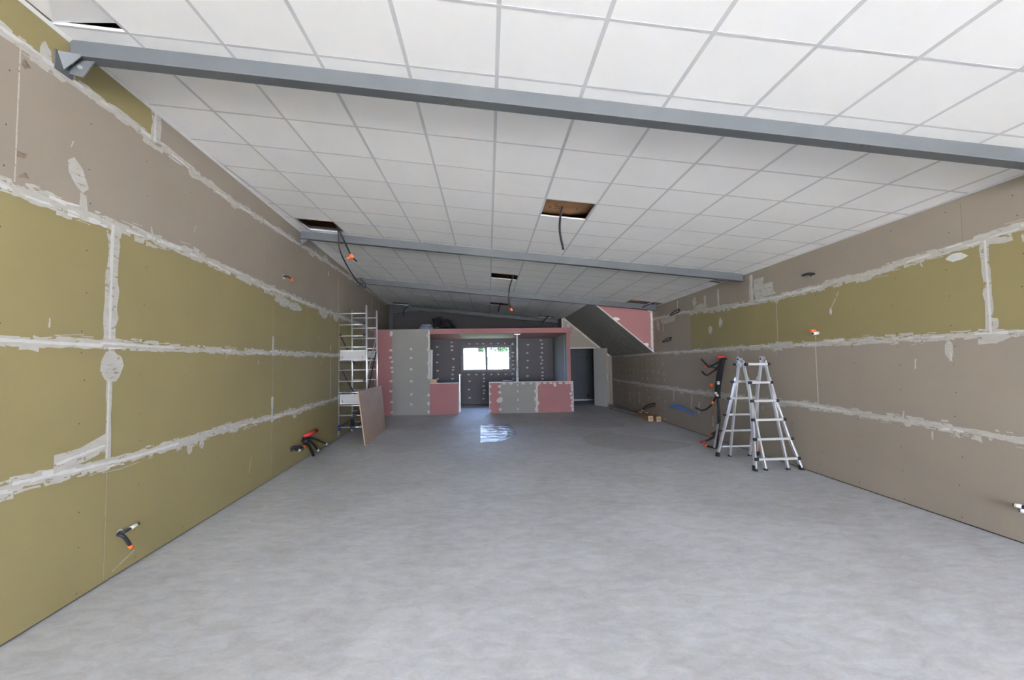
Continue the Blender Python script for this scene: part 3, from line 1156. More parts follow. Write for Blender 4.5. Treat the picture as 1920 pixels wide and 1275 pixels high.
# things standing on the counters and in the kitchen
t = thing('prop_pole', 'shiny metal telescopic prop standing upright behind the long counter', 'pole', (.975, 15.0, 0))
b = MB()
b.tube([(.962, 15, .02), (.970, 15, 1.42)], .036, 'prop_silver', 12)
b.build('outer_tube', t)
b = MB()
b.tube([(.970, 15, 1.42), (.978, 15, 2.53)], .030, 'prop_silver', 12)
b.build('inner_tube', t)
for z in (.6, 1.14, 1.43, 1.66, 2.12):
    b = MB()
    b.tube([(.966, 15, z - .012), (.966, 15, z + .012)], .042, 'steel_zinc', 12)
    b.build('collar', t)
b = MB()
b.box(.88, 1.07, 14.92, 15.08, 2.529, 2.5465, 'aluminium')
b.build('top_plate', t)
b = MB()
b.box(.86, 1.06, 14.9, 15.1, 0, .02, 'steel_zinc')
b.build('base_plate', t)

b = MB()
b.box(-.962, -.930, 15.12, 15.126, .0, 1.23, 'steel_zinc')
b.box(-.962, -.957, 15.126, 15.16, .0, 1.23, 'steel_zinc')
b.box(-.935, -.930, 15.126, 15.16, .0, 1.23, 'steel_zinc')
tag(recentre(b.build('metal_stud')), 'short bright metal stud standing at the open end of the short pink counter', 'metal stud')
b = MB()
b.prism([(-1.92, 14.86, .985), (-1.815, 14.84, .985), (-1.80, 14.87, 2.055), (-1.915, 14.89, 2.06)], (0, .02, 0), 'plaster_white')
tag(recentre(b.build('plaster_offcut')), 'narrow white board offcut standing on the short counter beside the tall grey panel', 'board offcut')
t = thing('carton', 'small pale carton lying on the short pink counter', 'carton', (-1.73, KY + .15, .985))
b = MB()
b.box(-1.82, -1.64, KY + .04, KY + .24, .985, 1.10, 'cardboard_light')
b.build('body', t)
b = MB()
b.hexa([(-1.82, KY + .04, 1.101), (-1.64, KY + .04, 1.101), (-1.64, KY + .13, 1.101), (-1.82, KY + .13, 1.101), (-1.82, KY + .04, 1.105), (-1.64, KY + .04, 1.105), (-1.64, KY + .13, 1.112), (-1.82, KY + .13, 1.112)], 'cardboard_light')
b.build('flap', t)
t = thing('tool_case', 'flat dark blue case lying on top of the long counter', 'case', (.64, KY + .15, .985))
b = MB()
b.box(.47, .81, KY + .02, KY + .26, .985, 1.012, 'navy_plastic')
b.build('body', t)
b = MB()
b.hexa([(.47, KY + .02, 1.013), (.81, KY + .02, 1.013), (.81, KY + .26, 1.013), (.47, KY + .26, 1.013), (.49, KY + .03, 1.035), (.79, KY + .03, 1.022), (.79, KY + .25, 1.022), (.49, KY + .25, 1.035)], 'wheel_grey')
b.build('lid', t)


def lump(name, c, r, m, seed, amp=.35, sub=4):
    import bmesh
    bm = bmesh.new()
    bmesh.ops.create_icosphere(bm, subdivisions=sub, radius=1.0)
    for v in bm.verts:
        n = noise.fractal(v.co * 1.7 + Vector((seed, 0, 0)), 0.9, 2.1, 4)
        f = 1 + amp * n
        v.co = Vector((v.co.x * r[0] * f, v.co.y * r[1] * f, max(-.6, v.co.z) * r[2] * f))
    zmin = min(v.co.z for v in bm.verts)
    for v in bm.verts:
        v.co.z -= zmin
    me = bpy.data.meshes.new(name)
    bm.to_mesh(me)
    bm.free()
    me.materials.append(MATS[m])
    o = bpy.data.objects.new(name, me)
    o.location = c
    COL.objects.link(o)
    return o


tag(lump('plastic_bag', (-2.02, 14.85, 2.698), (.23, .2, .10), 'bag_film', 3.1, .5), 'crumpled clear plastic bag on the mezzanine edge above the tall grey panel', 'plastic bag')
tag(lump('black_bag', (-1.52, 15.05, 2.698), (.33, .25, .19), 'black_film', 8.7, .7), 'crumpled black bag on the mezzanine beside the clear plastic bag', 'bag')

# ------------------------------------------------------------------ staircase underside, door wall, dark room
def zs(x):
    return 1.82 + .835 * (4.55 - x)


SY0, SY1 = 12.2, 16.6
b = MB()
xe = xr(14)
b.hexa([(2.86, SY0, zs(2.86)), (4.56, SY0, zs(4.56)), (4.62, SY1, zs(4.62)), (2.86, SY1, zs(2.86)),
        (2.86, SY0, zs(2.86) + .05), (4.56, SY0, zs(4.56) + .05), (4.62, SY1, zs(4.62) + .05), (2.86, SY1, zs(2.86) + .05)], 'grey_board')
soff = b.build('ceiling_stair', kind='structure')


def WS(x, y, d=0.0):
    k = math.hypot(1, .835)
    return Vector((x - .835 * d / k, y, zs(x) - d / k))


s = Strokes(WS, 53)
s.stroke(4.1, 12.93, 0, 1.15, .035, 'plaster_thin', .25)
s.stroke(4.35, 15.48, 0, .7, .04, 'plaster_thin', .25)
s.stroke(3.72, 12.235, 0, 1.68, .06, 'plaster_white', .15)
for k in range(26):
    s.blob(s.r.uniform(3.9, 4.5), s.r.uniform(12.7, 16.2), .02, .06, 'plaster_thin', 7)
s.b.build('joint_compound', kind='stuff', parent= soff)
b = MB()
b.prism([(2.93, SY0 - .013, zs(2.93)), (4.548, SY0 - .013, zs(4.548)), (4.548, SY0 - .013, zc(4.548)), (2.93, SY0 - .013, zc(2.93))], (0, .0125, 0), 'pink_board')
ws = b.build('wall_stair_face', kind='structure')


def WP(x, z, d=0.0):
    return Vector((x, SY0 - .013 - d, z))


s = Strokes(WP, 57)
s.vert(4.515, 1.85, 3.0, .065)
s.blob(4.46, 2.98, .05, .04, 'plaster_white')
s.blob(3.52, 2.75, .10, .05, 'plaster_white')
s.blob(4.35, 2.04, .07, .05, 'plaster_white')
s.b.build('joint_compound', kind='stuff', parent= ws)
b = MB()
dxs = Vector((1, 0, -.835)).normalized()
b.obox(Vector((2.95, SY0 - .022, zs(2.95) + .006)), Vector((4.548, SY0 - .022, zs(4.548) + .006)), .018, .024, 'plaster_white')
b.build('trim_3', kind='structure')

# door wall
DY = 16.6
dj0, dj1, dh = 3.036, 3.945, 2.092
b = MB()
b.prism([(2.745, DY, .01), (dj0, DY, .01), (dj0, DY, zs(dj0) - .004), (2.866, DY, zs(2.866) - .004), (2.85, DY, 3.235), (2.745, DY, 3.24)], (0, .1, 0), 'beige_board')
b.prism([(dj0, DY, dh), (dj1, DY, dh), (dj1, DY, zs(dj1) - .004), (dj0, DY, zs(dj0) - .004)], (0, .1, 0), 'beige_board')
b.prism([(dj1, DY, .01), (4.59, DY, .01), (4.59, DY, zs(4.59) - .004), (dj1, DY, zs(dj1) - .004)], (0, .1, 0), 'beige_board')
b.box(2.73, 2.744, DY - .05, 18.72, .01, 3.24, 'grey_board')
b.box(2.73, 2.744, DY + .02, 18.72, 3.24, TOP, 'grey_board')
b.box(2.60, 4.95, 18.705, 18.8, -.1, TOP, 'grey_board')
b.box(2.73, 4.60, DY + .02, DY + .1, 3.235, TOP, 'grey_board')
wd = b.build('wall_door', kind='structure')


def WD(x, z, d=0.0):
    return Vector((x, DY - d, z))


s = Strokes(WD, 61)
for k in range(12):
    x = 2.90 + k * .11
    s.stroke(x, zs(x) - .05, -.696, .19, .06, 'plaster_thin', .3)
s.vert(2.77, 2.75, 3.2, .05)
s.blob(2.99, 2.95, .06, .10)
s.b.build('joint_compound', kind='stuff', parent= wd)
b = MB()
b.box(dj0 - .03, dj0, DY - .008, DY + .1, 0, dh + .03, 'white_paint')
b.box(dj1, dj1 + .03, DY - .008, DY + .1, 0, dh + .03, 'white_paint')
b.box(dj0, dj1, DY - .008, DY + .1, dh, dh + .03, 'white_paint')
b.build('trim_4', kind='structure')
# white corner profile between the door wall and the right wall, cut off by the stair slope
b = MB()
b.box(4.50, 4.585, DY - .04, DY - .003, .0, 1.85, 'grey_board')
b.prism([(4.30, DY - .03, 2.0), (4.585, DY - .03, 1.765), (4.585, DY - .03, 1.715), (4.30, DY - .03, 1.95)], (0, .027, 0), 'white_paint')
b.build('trim_5', kind='structure')

# room behind the doorway
b = MB()
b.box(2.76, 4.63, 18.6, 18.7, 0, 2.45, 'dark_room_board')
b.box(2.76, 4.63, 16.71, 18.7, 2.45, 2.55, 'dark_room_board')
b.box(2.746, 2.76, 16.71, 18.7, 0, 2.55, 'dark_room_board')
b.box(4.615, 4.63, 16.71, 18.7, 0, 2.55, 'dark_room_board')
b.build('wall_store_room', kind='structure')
b = MB()
b.box(2.77, 4.60, 18.575, 18.599, .01, .05, 'white_paint')
b.build('baseboard_store_room', kind='structure')
for (x, z, r_, lab) in ((3.905, 1.765, .028, 'upper black wall box hole in the dark room, the left of two'), (4.105, 1.762, .028, 'upper black wall box hole in the dark room, the right of two'), (4.134, .20, .07, 'larger black socket hole low on the wall of the dark room')):
    b = MB()
    b.tube([(x, 18.597, z), (x, 18.585, z)], r_, 'gap_dark', 14)
    tag(recentre(b.build('socket_box')), lab, 'socket box', 'wall boxes in the dark room')

# door leaf, standing open towards the room
b = MB()
h0, h1 = Vector((3.925, 16.52, 0)), Vector((4.165, 15.60, 0))
d = (h1 - h0).normalized()
n = Vector((d.y, -d.x, 0)) * -.04
b.hexa([h0 + Vector((0, 0, .012)), h1 + Vector((0, 0, .012)), h1 - n + Vector((0, 0, .012)), h0 - n + Vector((0, 0, .012)),
        h0 + Vector((0, 0, 2.06)), h1 + Vector((0, 0, 2.06)), h1 - n + Vector((0, 0, 2.06)), h0 - n + Vector((0, 0, 2.06))],
       ['door_grey', 'door_grey', 'door_grey', 'door_edge', 'door_grey', 'door_grey'])
door = b.build('door_1', kind='structure')
b = MB()
q = h1 - n * .5 + d * .0012
b.hexa([q + n * .25 + Vector((0, 0, .95)), q - n * .25 + Vector((0, 0, .95)), q - n * .25 + d * .002 + Vector((0, 0, .95)), q + n * .25 + d * .002 + Vector((0, 0, .95)),
        q + n * .25 + Vector((0, 0, 1.17)), q - n * .25 + Vector((0, 0, 1.17)), q - n * .25 + d * .002 + Vector((0, 0, 1.17)), q + n * .25 + d * .002 + Vector((0, 0, 1.17))], 'steel_zinc')
b.build('lock_plate', door)
for z in (.25, 1.05, 1.85):
    b = MB()
    b.tube([h0 - d * .012 + Vector((0, 0, z - .05)), h0 - d * .012 + Vector((0, 0, z + .05))], .009, 'steel_zinc', 8)
    b.build('hinge', door)

# board lying along the right wall
b = MB()
b.prism([(4.06, 15.35, .002), (4.28, 13.0, .002), (4.52, 12.98, .002), (4.56, 15.5, .002)], (0, 0, .034), 'grey_board')
for k in range(4):
    b.v[k].z = b.v[k].z + .028
t = thing('board', 'long grey board lying just above the floor along the right wall beside the open door', 'board', (4.4, 14.2, 0))
for k in range(4, 8):
    b.v[k].z = .064
b.build('sheet', t)
for yy in (13.2, 14.2, 15.2):
    x0 = 4.06 + (15.35 - yy) * .0936 + .04
    b = MB()
    b.box(x0, 4.50, yy - .03, yy + .03, 0, .0295, 'gap_dark')  # added supports, coloured dark for the shade under the sheet
    b.build('shade_batten', t)

# ------------------------------------------------------------------ scaffold tower
t = thing('scaffold_tower', 'narrow aluminium scaffold tower on castors standing against the left wall', 'scaffold', (-3.0, 10.6, 0))
SC = [(-3.288, -3.300, 10.15, 2.884), (-2.665, -2.687, 10.15, 2.915), (-3.262, -3.282, 11.10, 2.905), (-2.670, -2.690, 11.10, 2.905)]
for (xb, xt, y, zt) in SC:
    b = MB()
    b.tube([(xb, y, .20), (xb + (xt - xb) * .5, y, 1.5), (xt, y, zt)], .021, 'aluminium', 12)
    b.build('post', t)
zr = (2.728, 2.479, 2.23, 1.983, 1.69, 1.477, 1.231, .986, .70, .486, .231)


def px_(i, z):
    xb, xt, y, zt = SC[i]
    return xb + (xt - xb) * (z - .2) / (zt - .2)


for z in zr:
    for (a, c) in ((0, 1), (2, 3)):
        y = SC[a][2]
        b = MB()
        b.tube([(px_(a, z), y, z), (px_(c, z), y, z)], .0155, 'aluminium', 10)
        b.build('rung', t)
for (i, z) in ((1, 2.479), (0, 2.23), (1, 2.23), (1, 1.231), (1, .231)):
    b = MB()
    x = px_(i, z) + (.05 if i == 0 else -.05)
    b.box(x - .022, x + .022, 10.122, 10.178, z - .005, z + .05, 'black_plastic')
    b.build('clamp', t, bevel=.004)
for z in (1.70, .73):
    b = MB()
    b.box(-3.24, -2.72, 10.20, 11.06, z + .02, z + .05, 'deck_ply')
    dk = b.build('deck', t)
    for (y0, y1) in ((10.172, 10.192), (11.065, 11.085)):
        b = MB()
        b.box(-3.262, -2.708, y0, y1, z + .02, z + .205, 'deck_panel')
        b.box(-3.262, -2.708, y0 - .006, y1, z + .195, z + .215, 'aluminium')
        b.box(-3.262, -2.708, y0 - .006, y1, z - .0, z + .02, 'aluminium')
        b.build('toe_board', dk)
    for x in (-3.21, -2.78):
        b = MB()
        b.tube([(x, 10.165, z + .03), (x + .01, 10.160, z + .06), (x - .005, 10.160, z + .085)], .008, 'wheel_grey', 6)
        b.build('hook', dk)
for (p, q, r_, m) in (((-2.70, 10.22, 1.27), (-2.70, 11.03, 2.20), .012, 'aluminium'), ((-3.25, 10.22, 1.5), (-3.12, 11.05, .75), .014, 'grey_conduit'), ((-3.26, 10.25, 2.2), (-3.2, 11.05, 1.6), .014, 'grey_conduit'),
                      ((-2.68, 11.0, 1.9), (-2.68, 10.25, 1.0), .012, 'grey_conduit')):
    b = MB()
    b.tube([p, q], r_, m, 8)
    b.build('brace', t)
# folded black stabilisers at the foot
for (p, q) in (((-3.22, 10.2, .26), (-2.78, 10.6, .60)), ((-2.93, 10.12, .24), (-2.62, 10.7, .50)), ((-3.02, 10.3, .52), (-2.70, 10.7, .60)), ((-3.0, 10.35, .17), (-2.7, 10.5, .46))):
    b = MB()
    b.tube([p, q], .017, 'black_plastic', 8)
    b.build('stabiliser', t)
for (x, z) in ((-2.93, .486), (-2.99, .231)):
    b = MB()
    b.box(x - .04, x + .04, 10.11, 10.19, z - .04, z + .04, 'black_plastic')
    b.build('clamp', t, bevel=.006)
for (xb, xt, y, zt) in SC:
    b = MB()
    ac = 'navy_plastic' if y < 10.5 else 'black_plastic'
    b.tube([(xb, y, .155), (xb, y, .285)], .034, ac, 12)
    b.box(xb + .02, xb + .065, y - .015, y + .015, .20, .25, ac)
    cs = b.build('adjuster', t)
    b = MB()
    b.tube([(xb - .018, y, .075), (xb + .018, y, .075)], .075, 'wheel_grey', 20)
    b.build('wheel', t, bevel=.004)
    b = MB()
    b.box(xb - .03, xb - .022, y - .03, y + .03, .07, .155, 'steel_zinc')
    b.box(xb + .022, xb + .03, y - .03, y + .03, .07, .155, 'steel_zinc')
    b.box(xb - .03, xb + .03, y - .03, y + .03, .147, .157, 'steel_zinc')
    b.build('fork', t)

# plywood sheet leaning on the tower
b = MB()
A, Bq, C_, D_ = Vector((-2.421, 9.10, 0)), Vector((-2.545, 11.45, 0)), Vector((-2.650, 11.42, 1.078)), Vector((-2.560, 9.10, 1.062))
b.hexa([A, Bq, C_, D_] + [p + Vector((-.02, -.001, -.002 if p.z > .5 else 0)) for p in (A, Bq, C_, D_)], 'plywood')
tag(recentre(b.build('plywood_sheet')), 'large brown plywood sheet on edge, leaning against the scaffold tower', 'plywood sheet')

# ------------------------------------------------------------------ telescopic ladder
t = thing('ladder', 'aluminium telescopic ladder set up as an A-frame near the right wall', 'ladder', (4.07, 6.8, 0))


def fp(z, s=1):
    """y of the front (s=1) or rear (s=-1) ladder plane at height z"""
    return 6.80 - s * (.51 - .51 * z / 1.6) + (0 if s == 1 else .0)


def rail(pts, w, h, name='rail', s=1):
    b = MB()
    P_ = [Vector((x, fp(z, s) + dy, z)) for x, z, dy in pts]
    for a, c in zip(P_, P_[1:]):
        b.obox(a, c, w, h, 'aluminium', up=(0, 1, .3 * s))
    return b.build(name, t, bevel=.003)


# front frame: flared outer rails, straight inner rails
rail([(3.930, 1.30, -.012), (3.915, 1.0, -.012), (3.835, .5, -.012), (3.757, .03, -.012)], .024, .062)
rail([(4.272, 1.30, -.012), (4.288, 1.0, -.012), (4.345, .5, -.012), (4.432, .03, -.012)], .024, .062)
rail([(3.940, 1.56, .02), (3.925, .02, .02)], .024, .05, 'inner_rail')
rail([(4.292, 1.56, .02), (4.253, .02, .02)], .024, .05, 'inner_rail')
FR = [(3.934, 4.298, 1.504), (3.930, 4.271, 1.229), (3.901, 4.295, .962), (3.856, 4.333, .695), (3.818, 4.375, .428), (3.779, 4.405, .162)]
for (xa, xb, z) in FR:
    b = MB()
    y = fp(z) - .05
    b.obox((xa + .02, y, z), (xb - .015, y, z), .03, .034, 'alu_rung')
    b.build('rung', t, bevel=.005)
    for x in (xa + .005, xb - .005):
        b = MB()
        b.tube([(x - .022, y, z), (x + .022, y, z)], .023, 'black_plastic', 10)
        b.build('rung_cap', t)
# rear frame
rail([(3.880, 1.30, .012), (3.855, 1.0, .012), (3.800, .5, .012), (3.740, .03, .012)], .024, .062, s=-1)
rail([(4.235, 1.30, .012), (4.262, 1.0, .012), (4.330, .5, .012), (4.400, .03, .012)], .024, .062, s=-1)
rail([(3.870, 1.56, -.02), (3.932, .02, -.02)], .024, .05, 'inner_rail', s=-1)
rail([(4.228, 1.56, -.02), (4.266, .02, -.02)], .024, .05, 'inner_rail', s=-1)
for (xa, xb, z) in ((3.845, 4.25, 1.504), (3.845, 4.25, 1.229), (3.82, 4.275, .962), (3.79, 4.31, .695), (3.765, 4.345, .428), (3.745, 4.38, .162)):
    b = MB()
    y = fp(z, -1) + .05
    b.obox((xa + .02, y, z), (xb - .015, y, z), .028, .03, 'alu_rung')
    b.obox((xa + .05, y - .06, z + .01), (xb - .05, y - .06, z + .01), .024, .026, 'alu_rung')
    b.build('rung', t, bevel=.004)
    for x in (xa, xb):
        b = MB()
        b.tube([(x - .02, y, z), (x + .02, y, z)], .018, 'black_plastic', 10)
        b.build('rung_cap', t)
for (x, zoff) in ((3.885, 0), (4.248, 0)):
    b = MB()
    b.tube([(x - .03, 6.80, 1.585), (x + .03, 6.80, 1.585)], .042, 'steel_zinc', 16)
    b.obox((x - .02, 6.79, 1.59), (x - .02, 6.72, 1.46), .012, .05, 'steel_zinc', up=(0, 1, 0))
    b.obox((x + .02, 6.81, 1.59), (x + .02, 6.88, 1.46), .012, .05, 'steel_zinc', up=(0, 1, 0))
    b.tube([(x - .04, 6.80, 1.585), (x + .045, 6.80, 1.585)], .015, 'grey_conduit', 10)
    b.build('hinge', t, bevel=.002)
for (x, y) in ((3.755, 6.288), (4.434, 6.288), (3.738, 7.312), (4.402, 7.312)):
    b = MB()
    b.hexa([(x - .024, y - .034, 0), (x + .024, y - .034, 0), (x + .024, y + .034, 0), (x - .024, y + .034, 0),
            (x - .02, y - .03 + .02 * (1 if y < 7 else -1), .075), (x + .02, y - .03 + .02 * (1 if y < 7 else -1), .075), (x + .02, y + .03 + .02 * (1 if y < 7 else -1), .075), (x - .02, y + .03 + .02 * (1 if y < 7 else -1), .075)], 'rubber_black')
    b.build('foot', t, bevel=.005)
for (x, y) in ((3.925, 6.315), (4.253, 6.315), (3.932, 7.285), (4.266, 7.285)):
    b = MB()
    b.box(x - .022, x + .022, y - .025, y + .025, 0, .022, 'rubber_black')
    b.build('foot', t, bevel=.004)
for (p, q) in (((3.745, 7.26, .54), (3.700, 7.33, .14)), ((4.34, 7.2, .50), (4.36, 7.22, .33))):
    b = MB()
    b.obox(p, q, .022, .026, 'steel_zinc')
    b.tube([p, Vector(p) * .6 + Vector(q) * .4], .013, 'steel_zinc', 8)
    b.box(p[0] - .022, p[0] + .022, p[1] - .02, p[1] + .02, p[2] - .004, p[2] + .012, 'black_plastic')
    b.build('leveller', t)

# ------------------------------------------------------------------ cables
def cable(root, pts, r=.011, m='black_cable', name='cable'):
    b = MB()
    b.tube(pts, r, m, 8, spline=True)
    return b.build(name, root)


def bit(root, p, q, r, m, name, seg=10):
    b = MB()
    b.tube([p, q], r, m, seg)
    return b.build(name, root)


# hanging from the open ceiling tiles
t = thing('hanging_cable', 'black cable with an orange clip hanging from the open tile beside the left wall', 'cable', (-2.39, 7.40, 3.3), 'cables hanging from the ceiling')
cable(t, [(-2.47, 7.15, 3.98), (-2.42, 7.33, 3.85), (-2.37, 7.40, 3.72), (-2.27, 7.40, 3.50), (-2.195, 7.40, 3.352), (-2.115, 7.40, 3.265)], .013)
b = MB()
b.tube([(-2.215, 7.395, 3.375), (-2.175, 7.395, 3.315)], .030, 'orange_plastic', 10)
b.obox((-2.20, 7.39, 3.34), (-2.27, 7.38, 3.30), .03, .03, 'orange_plastic')
b.build('clip', t)
t = thing('hanging_cable', 'long black cable drooping from the open tile by the left wall to the third beam', 'cable', (-2.4, 7.45, 3.0), 'cables hanging from the ceiling')
cable(t, [(-2.50, 7.10, 3.98), (-2.43, 7.35, 3.84), (-2.425, 7.45, 3.72), (-2.405, 7.46, 3.47), (-2.36, 7.75, 3.24), (-2.42, 8.6, 3.13), (-2.68, 10.0, 3.27), (-3.0, 11.2, 3.62), (-3.28, 11.80, 3.80), (-3.2, 11.83, 3.845)], .010)
t = thing('hanging_cable', 'short thick black cable hanging from the open tile near the middle of the ceiling', 'cable', (.93, 5.4, 2.95), 'cables hanging from the ceiling')
cable(t, [(1.10, 5.42, 3.66), (.97, 5.40, 3.56), (.925, 5.40, 3.46), (.897, 5.4, 3.30), (.895, 5.4, 3.15), (.932, 5.4, 2.945)], .014)
t = thing('hanging_cable', 'black cable with orange end hanging in front of the third beam', 'cable', (.52, 10.0, 2.75), 'cables hanging from the ceiling')
cable(t, [(.68, 9.93, 3.755), (.66, 9.95, 3.62), (.58, 10.0, 3.50), (.50, 10.0, 3.27), (.475, 10.0, 3.02), (.50, 10.0, 2.86), (.522, 10.0, 2.79)], .015)
b = MB()
b.tube([(.518, 9.995, 2.80), (.528, 9.995, 2.755)], .032, 'orange_plastic', 10)
b.tube([(.534, 9.99, 2.765), (.55, 9.99, 2.735)], .02, 'orange_plastic', 8)
b.build('clip', t)
t = thing('hanging_cable', 'dark cable hanging from the ceiling corner at the far left, before the sloping beam', 'cable', (-3.14, 17.1, 3.4), 'cables hanging from the ceiling')
cable(t, [(-2.92, 17.2, 3.90), (-2.98, 17.15, 3.80), (-3.11, 17.1, 3.68), (-3.15, 17.1, 3.55), (-3.145, 17.1, 3.40)], .022)
t = thing('hanging_cable', 'short dark cable hanging from the dark slot behind the third beam', 'cable', (.34, 14.12, 3.2), 'cables hanging from the ceiling')
cable(t, [(.50, 14.10, 3.60), (.44, 14.10, 3.47), (.37, 14.10, 3.35), (.337, 14.1, 3.20)], .018)
t = thing('hanging_cable', 'dark cable hanging at the far end above the right end of the pink fascia', 'cable', (2.03, 16.5, 2.9), 'cables hanging from the ceiling')
cable(t, [(2.36, 16.52, 3.42), (2.22, 16.52, 3.28), (2.07, 16.5, 3.10), (1.98, 16.5, 2.90)], .024)
t = thing('hanging_cable', 'black cable end poking out above the right end of the third beam', 'cable', (4.25, 11.7, 3.05), 'cables hanging from the ceiling')
cable(t, [(4.42, 11.55, 3.26), (4.36, 11.62, 3.14), (4.24, 11.72, 3.07), (4.13, 11.78, 3.01)], .014)

# conduit stubs on the left wall
def stub_thing(label, base, name='conduit_stub', cat='conduit', group='conduit ends poking out of the walls'):
    return thing(name, label, cat, base, group)


t = stub_thing('two conduit ends in a V, one orange-tipped, low on the near left wall', (-2.84, 3.70, .18))
cable(t, [(-2.845, 3.70, .318), (-2.80, 3.650, .328), (-2.765, 3.650, .340), (-2.765, 3.70, .344)], .0125, 'grey_conduit', 'conduit')
bit(t, (-2.766, 3.695, .3435), (-2.768, 3.768, .3495), .0130, 'white_sleeve', 'sleeve')
bit(t, (-2.768, 3.768, .3495), (-2.769, 3.790, .351), .0125, 'black_plastic', 'end_cap')
cable(t, [(-2.845, 3.70, .305), (-2.80, 3.635, .322), (-2.764, 3.632, .312), (-2.764, 3.672, .262), (-2.765, 3.702, .218)], .0145, 'grey_conduit', 'conduit')
bit(t, (-2.765, 3.700, .220), (-2.766, 3.718, .192), .0165, 'orange_plastic', 'orange_tip')
b = MB()
b.tube([(-2.842, 3.70, .312), (-2.8365, 3.70, .312)], .03, 'plaster_white', 12)
b.build('filler', t)

t = stub_thing('pair of short conduits with orange and white tips, low on the left wall', (-3.07, 7.35, .2))
cable(t, [(-3.096, 7.30, .285), (-3.05, 7.30, .315), (-3.04, 7.45, .29), (-3.052, 7.66, .255)], .021, 'grey_conduit', 'conduit')
bit(t, (-3.052, 7.64, .262), (-3.058, 7.76, .243), .021, 'orange_plastic', 'orange_tip')
cable(t, [(-3.096, 7.30, .255), (-3.05, 7.32, .275), (-3.04, 7.45, .24)], .019, 'grey_conduit', 'conduit')
bit(t, (-3.04, 7.44, .242), (-3.047, 7.60, .213), .019, 'white_sleeve', 'sleeve')
bit(t, (-3.047, 7.60, .213), (-3.049, 7.64, .206), .019, 'black_plastic', 'end_cap')

t = stub_thing('splayed bundle of black conduits with one red pipe, low on the left wall', (-3.1, 8.0, 0), 'conduit_bundle', 'conduit bundle')
bit(t, (-3.14, 7.88, .372), (-3.045, 8.24, .437), .036, 'red_plastic', 'red_pipe', 12)
bit(t, (-3.0455, 8.235, .4365), (-3.0448, 8.243, .4375), .027, 'black_plastic', 'bore', 12)
cable(t, [(-3.135, 7.85, .36), (-3.05, 7.78, .37), (-3.03, 7.98, .345), (-3.06, 8.40, .235), (-3.105, 8.86, .10)], .021)
bit(t, (-3.104, 8.84, .105), (-3.112, 8.98, .064), .023, 'white_sleeve', 'sleeve')
cable(t, [(-3.135, 7.83, .34), (-3.05, 7.75, .345), (-3.03, 7.90, .31), (-3.05, 8.15, .20), (-3.075, 8.36, .085)], .021)
bit(t, (-3.073, 8.35, .09), (-3.080, 8.47, .03), .022, 'white_sleeve', 'sleeve')
cable(t, [(-3.135, 7.82, .325), (-3.04, 7.72, .33), (-3.02, 7.82, .26), (-3.035, 7.98, .14), (-3.05, 8.12, .025)], .024)
bit(t, (-3.045, 7.72, .365), (-3.035, 7.76, .30), .04, 'grey_conduit', 'tie', 10)

t = stub_thing('small black conduit end with an orange tip, high on the left wall', (-3.05, 7.0, 2.9))
cable(t, [(-3.062, 6.90, 2.93), (-3.02, 6.90, 2.925), (-3.012, 6.98, 2.93), (-3.018, 7.06, 2.922)], .015, 'grey_conduit', 'conduit')
bit(t, (-3.017, 7.05, 2.924), (-3.026, 7.15, 2.905), .022, 'orange_plastic', 'orange_tip')
b = MB()
b.tube([(-3.0625, 6.92, 2.925), (-3.055, 6.92, 2.925)], .04, 'plaster_white', 10)
b.build('filler', t)

# right wall
t = stub_thing('small bare grey conduit end high on the right wall, above the yellow boards', (4.45, 5.95, 2.70))
cable(t, [(4.474, 5.93, 2.745), (4.42, 5.94, 2.745), (4.392, 5.98, 2.742), (4.388, 6.02, 2.738)], .016, 'grey_conduit', 'conduit')
cable(t, [(4.474, 5.90, 2.735), (4.42, 5.88, 2.725), (4.40, 5.88, 2.705)], .013, 'grey_conduit', 'conduit')
t = stub_thing('orange and white tipped conduit end on the yellow boards of the right wall', (4.45, 5.93, 1.9))
bit(t, (4.474, 5.93, 1.955), (4.40, 5.93, 1.955), .020, 'orange_plastic', 'orange_tip')
bit(t, (4.474, 5.885, 1.925), (4.395, 5.88, 1.915), .022, 'white_sleeve', 'sleeve')
bit(t, (4.395, 5.88, 1.915), (4.390, 5.88, 1.914), .016, 'black_plastic', 'end_cap')
for (yy, zz, lab) in ((10.55, 2.735, 'upper dark loop of cable on the far right wall, on the white joint'), (11.1, 2.105, 'lower dark loop of cable on the far right wall, beside the pink triangle')):
    t = thing('cable_loop', lab, 'cable', (xr(yy) - .05, yy, zz), 'cable loops on the right wall')
    x = xr(yy) - .03
    cable(t, [(x + .025, yy - .10, zz + .02), (x, yy - .22, zz + .045), (x - .02, yy - .05, zz + .035), (x - .02, yy + .25, zz - .02), (x, yy + .30, zz - .045), (x - .01, yy + .05, zz - .03), (x + .027, yy - .15, zz + .0)], .014)
t = thing('cable_loop', 'black cable drooping low on the right wall above the cardboard boxes', 'cable', (4.5, 12.5, .1))
cable(t, [(4.549, 12.15, .41), (4.49, 12.18, .42), (4.47, 12.5, .36), (4.475, 12.9, .24), (4.487, 13.05, .16)], .016)
cable(t, [(4.549, 12.18, .37), (4.49, 12.25, .34), (4.47, 12.6, .27), (4.48, 12.95, .18)], .014)
bit(t, (4.487, 13.05, .165), (4.489, 13.12, .13), .022, 'white_sleeve', 'sleeve')
t = thing('blue_conduit', 'pair of bright blue conduits curving out of the right wall, left of the ladder', 'conduit', (4.46, 10.3, .4))
cable(t, [(4.536, 11.2, .43), (4.475, 11.0, .445), (4.462, 10.6, .48), (4.456, 10.1, .455), (4.452, 9.72, .425)], .020, 'blue_plastic', 'conduit')
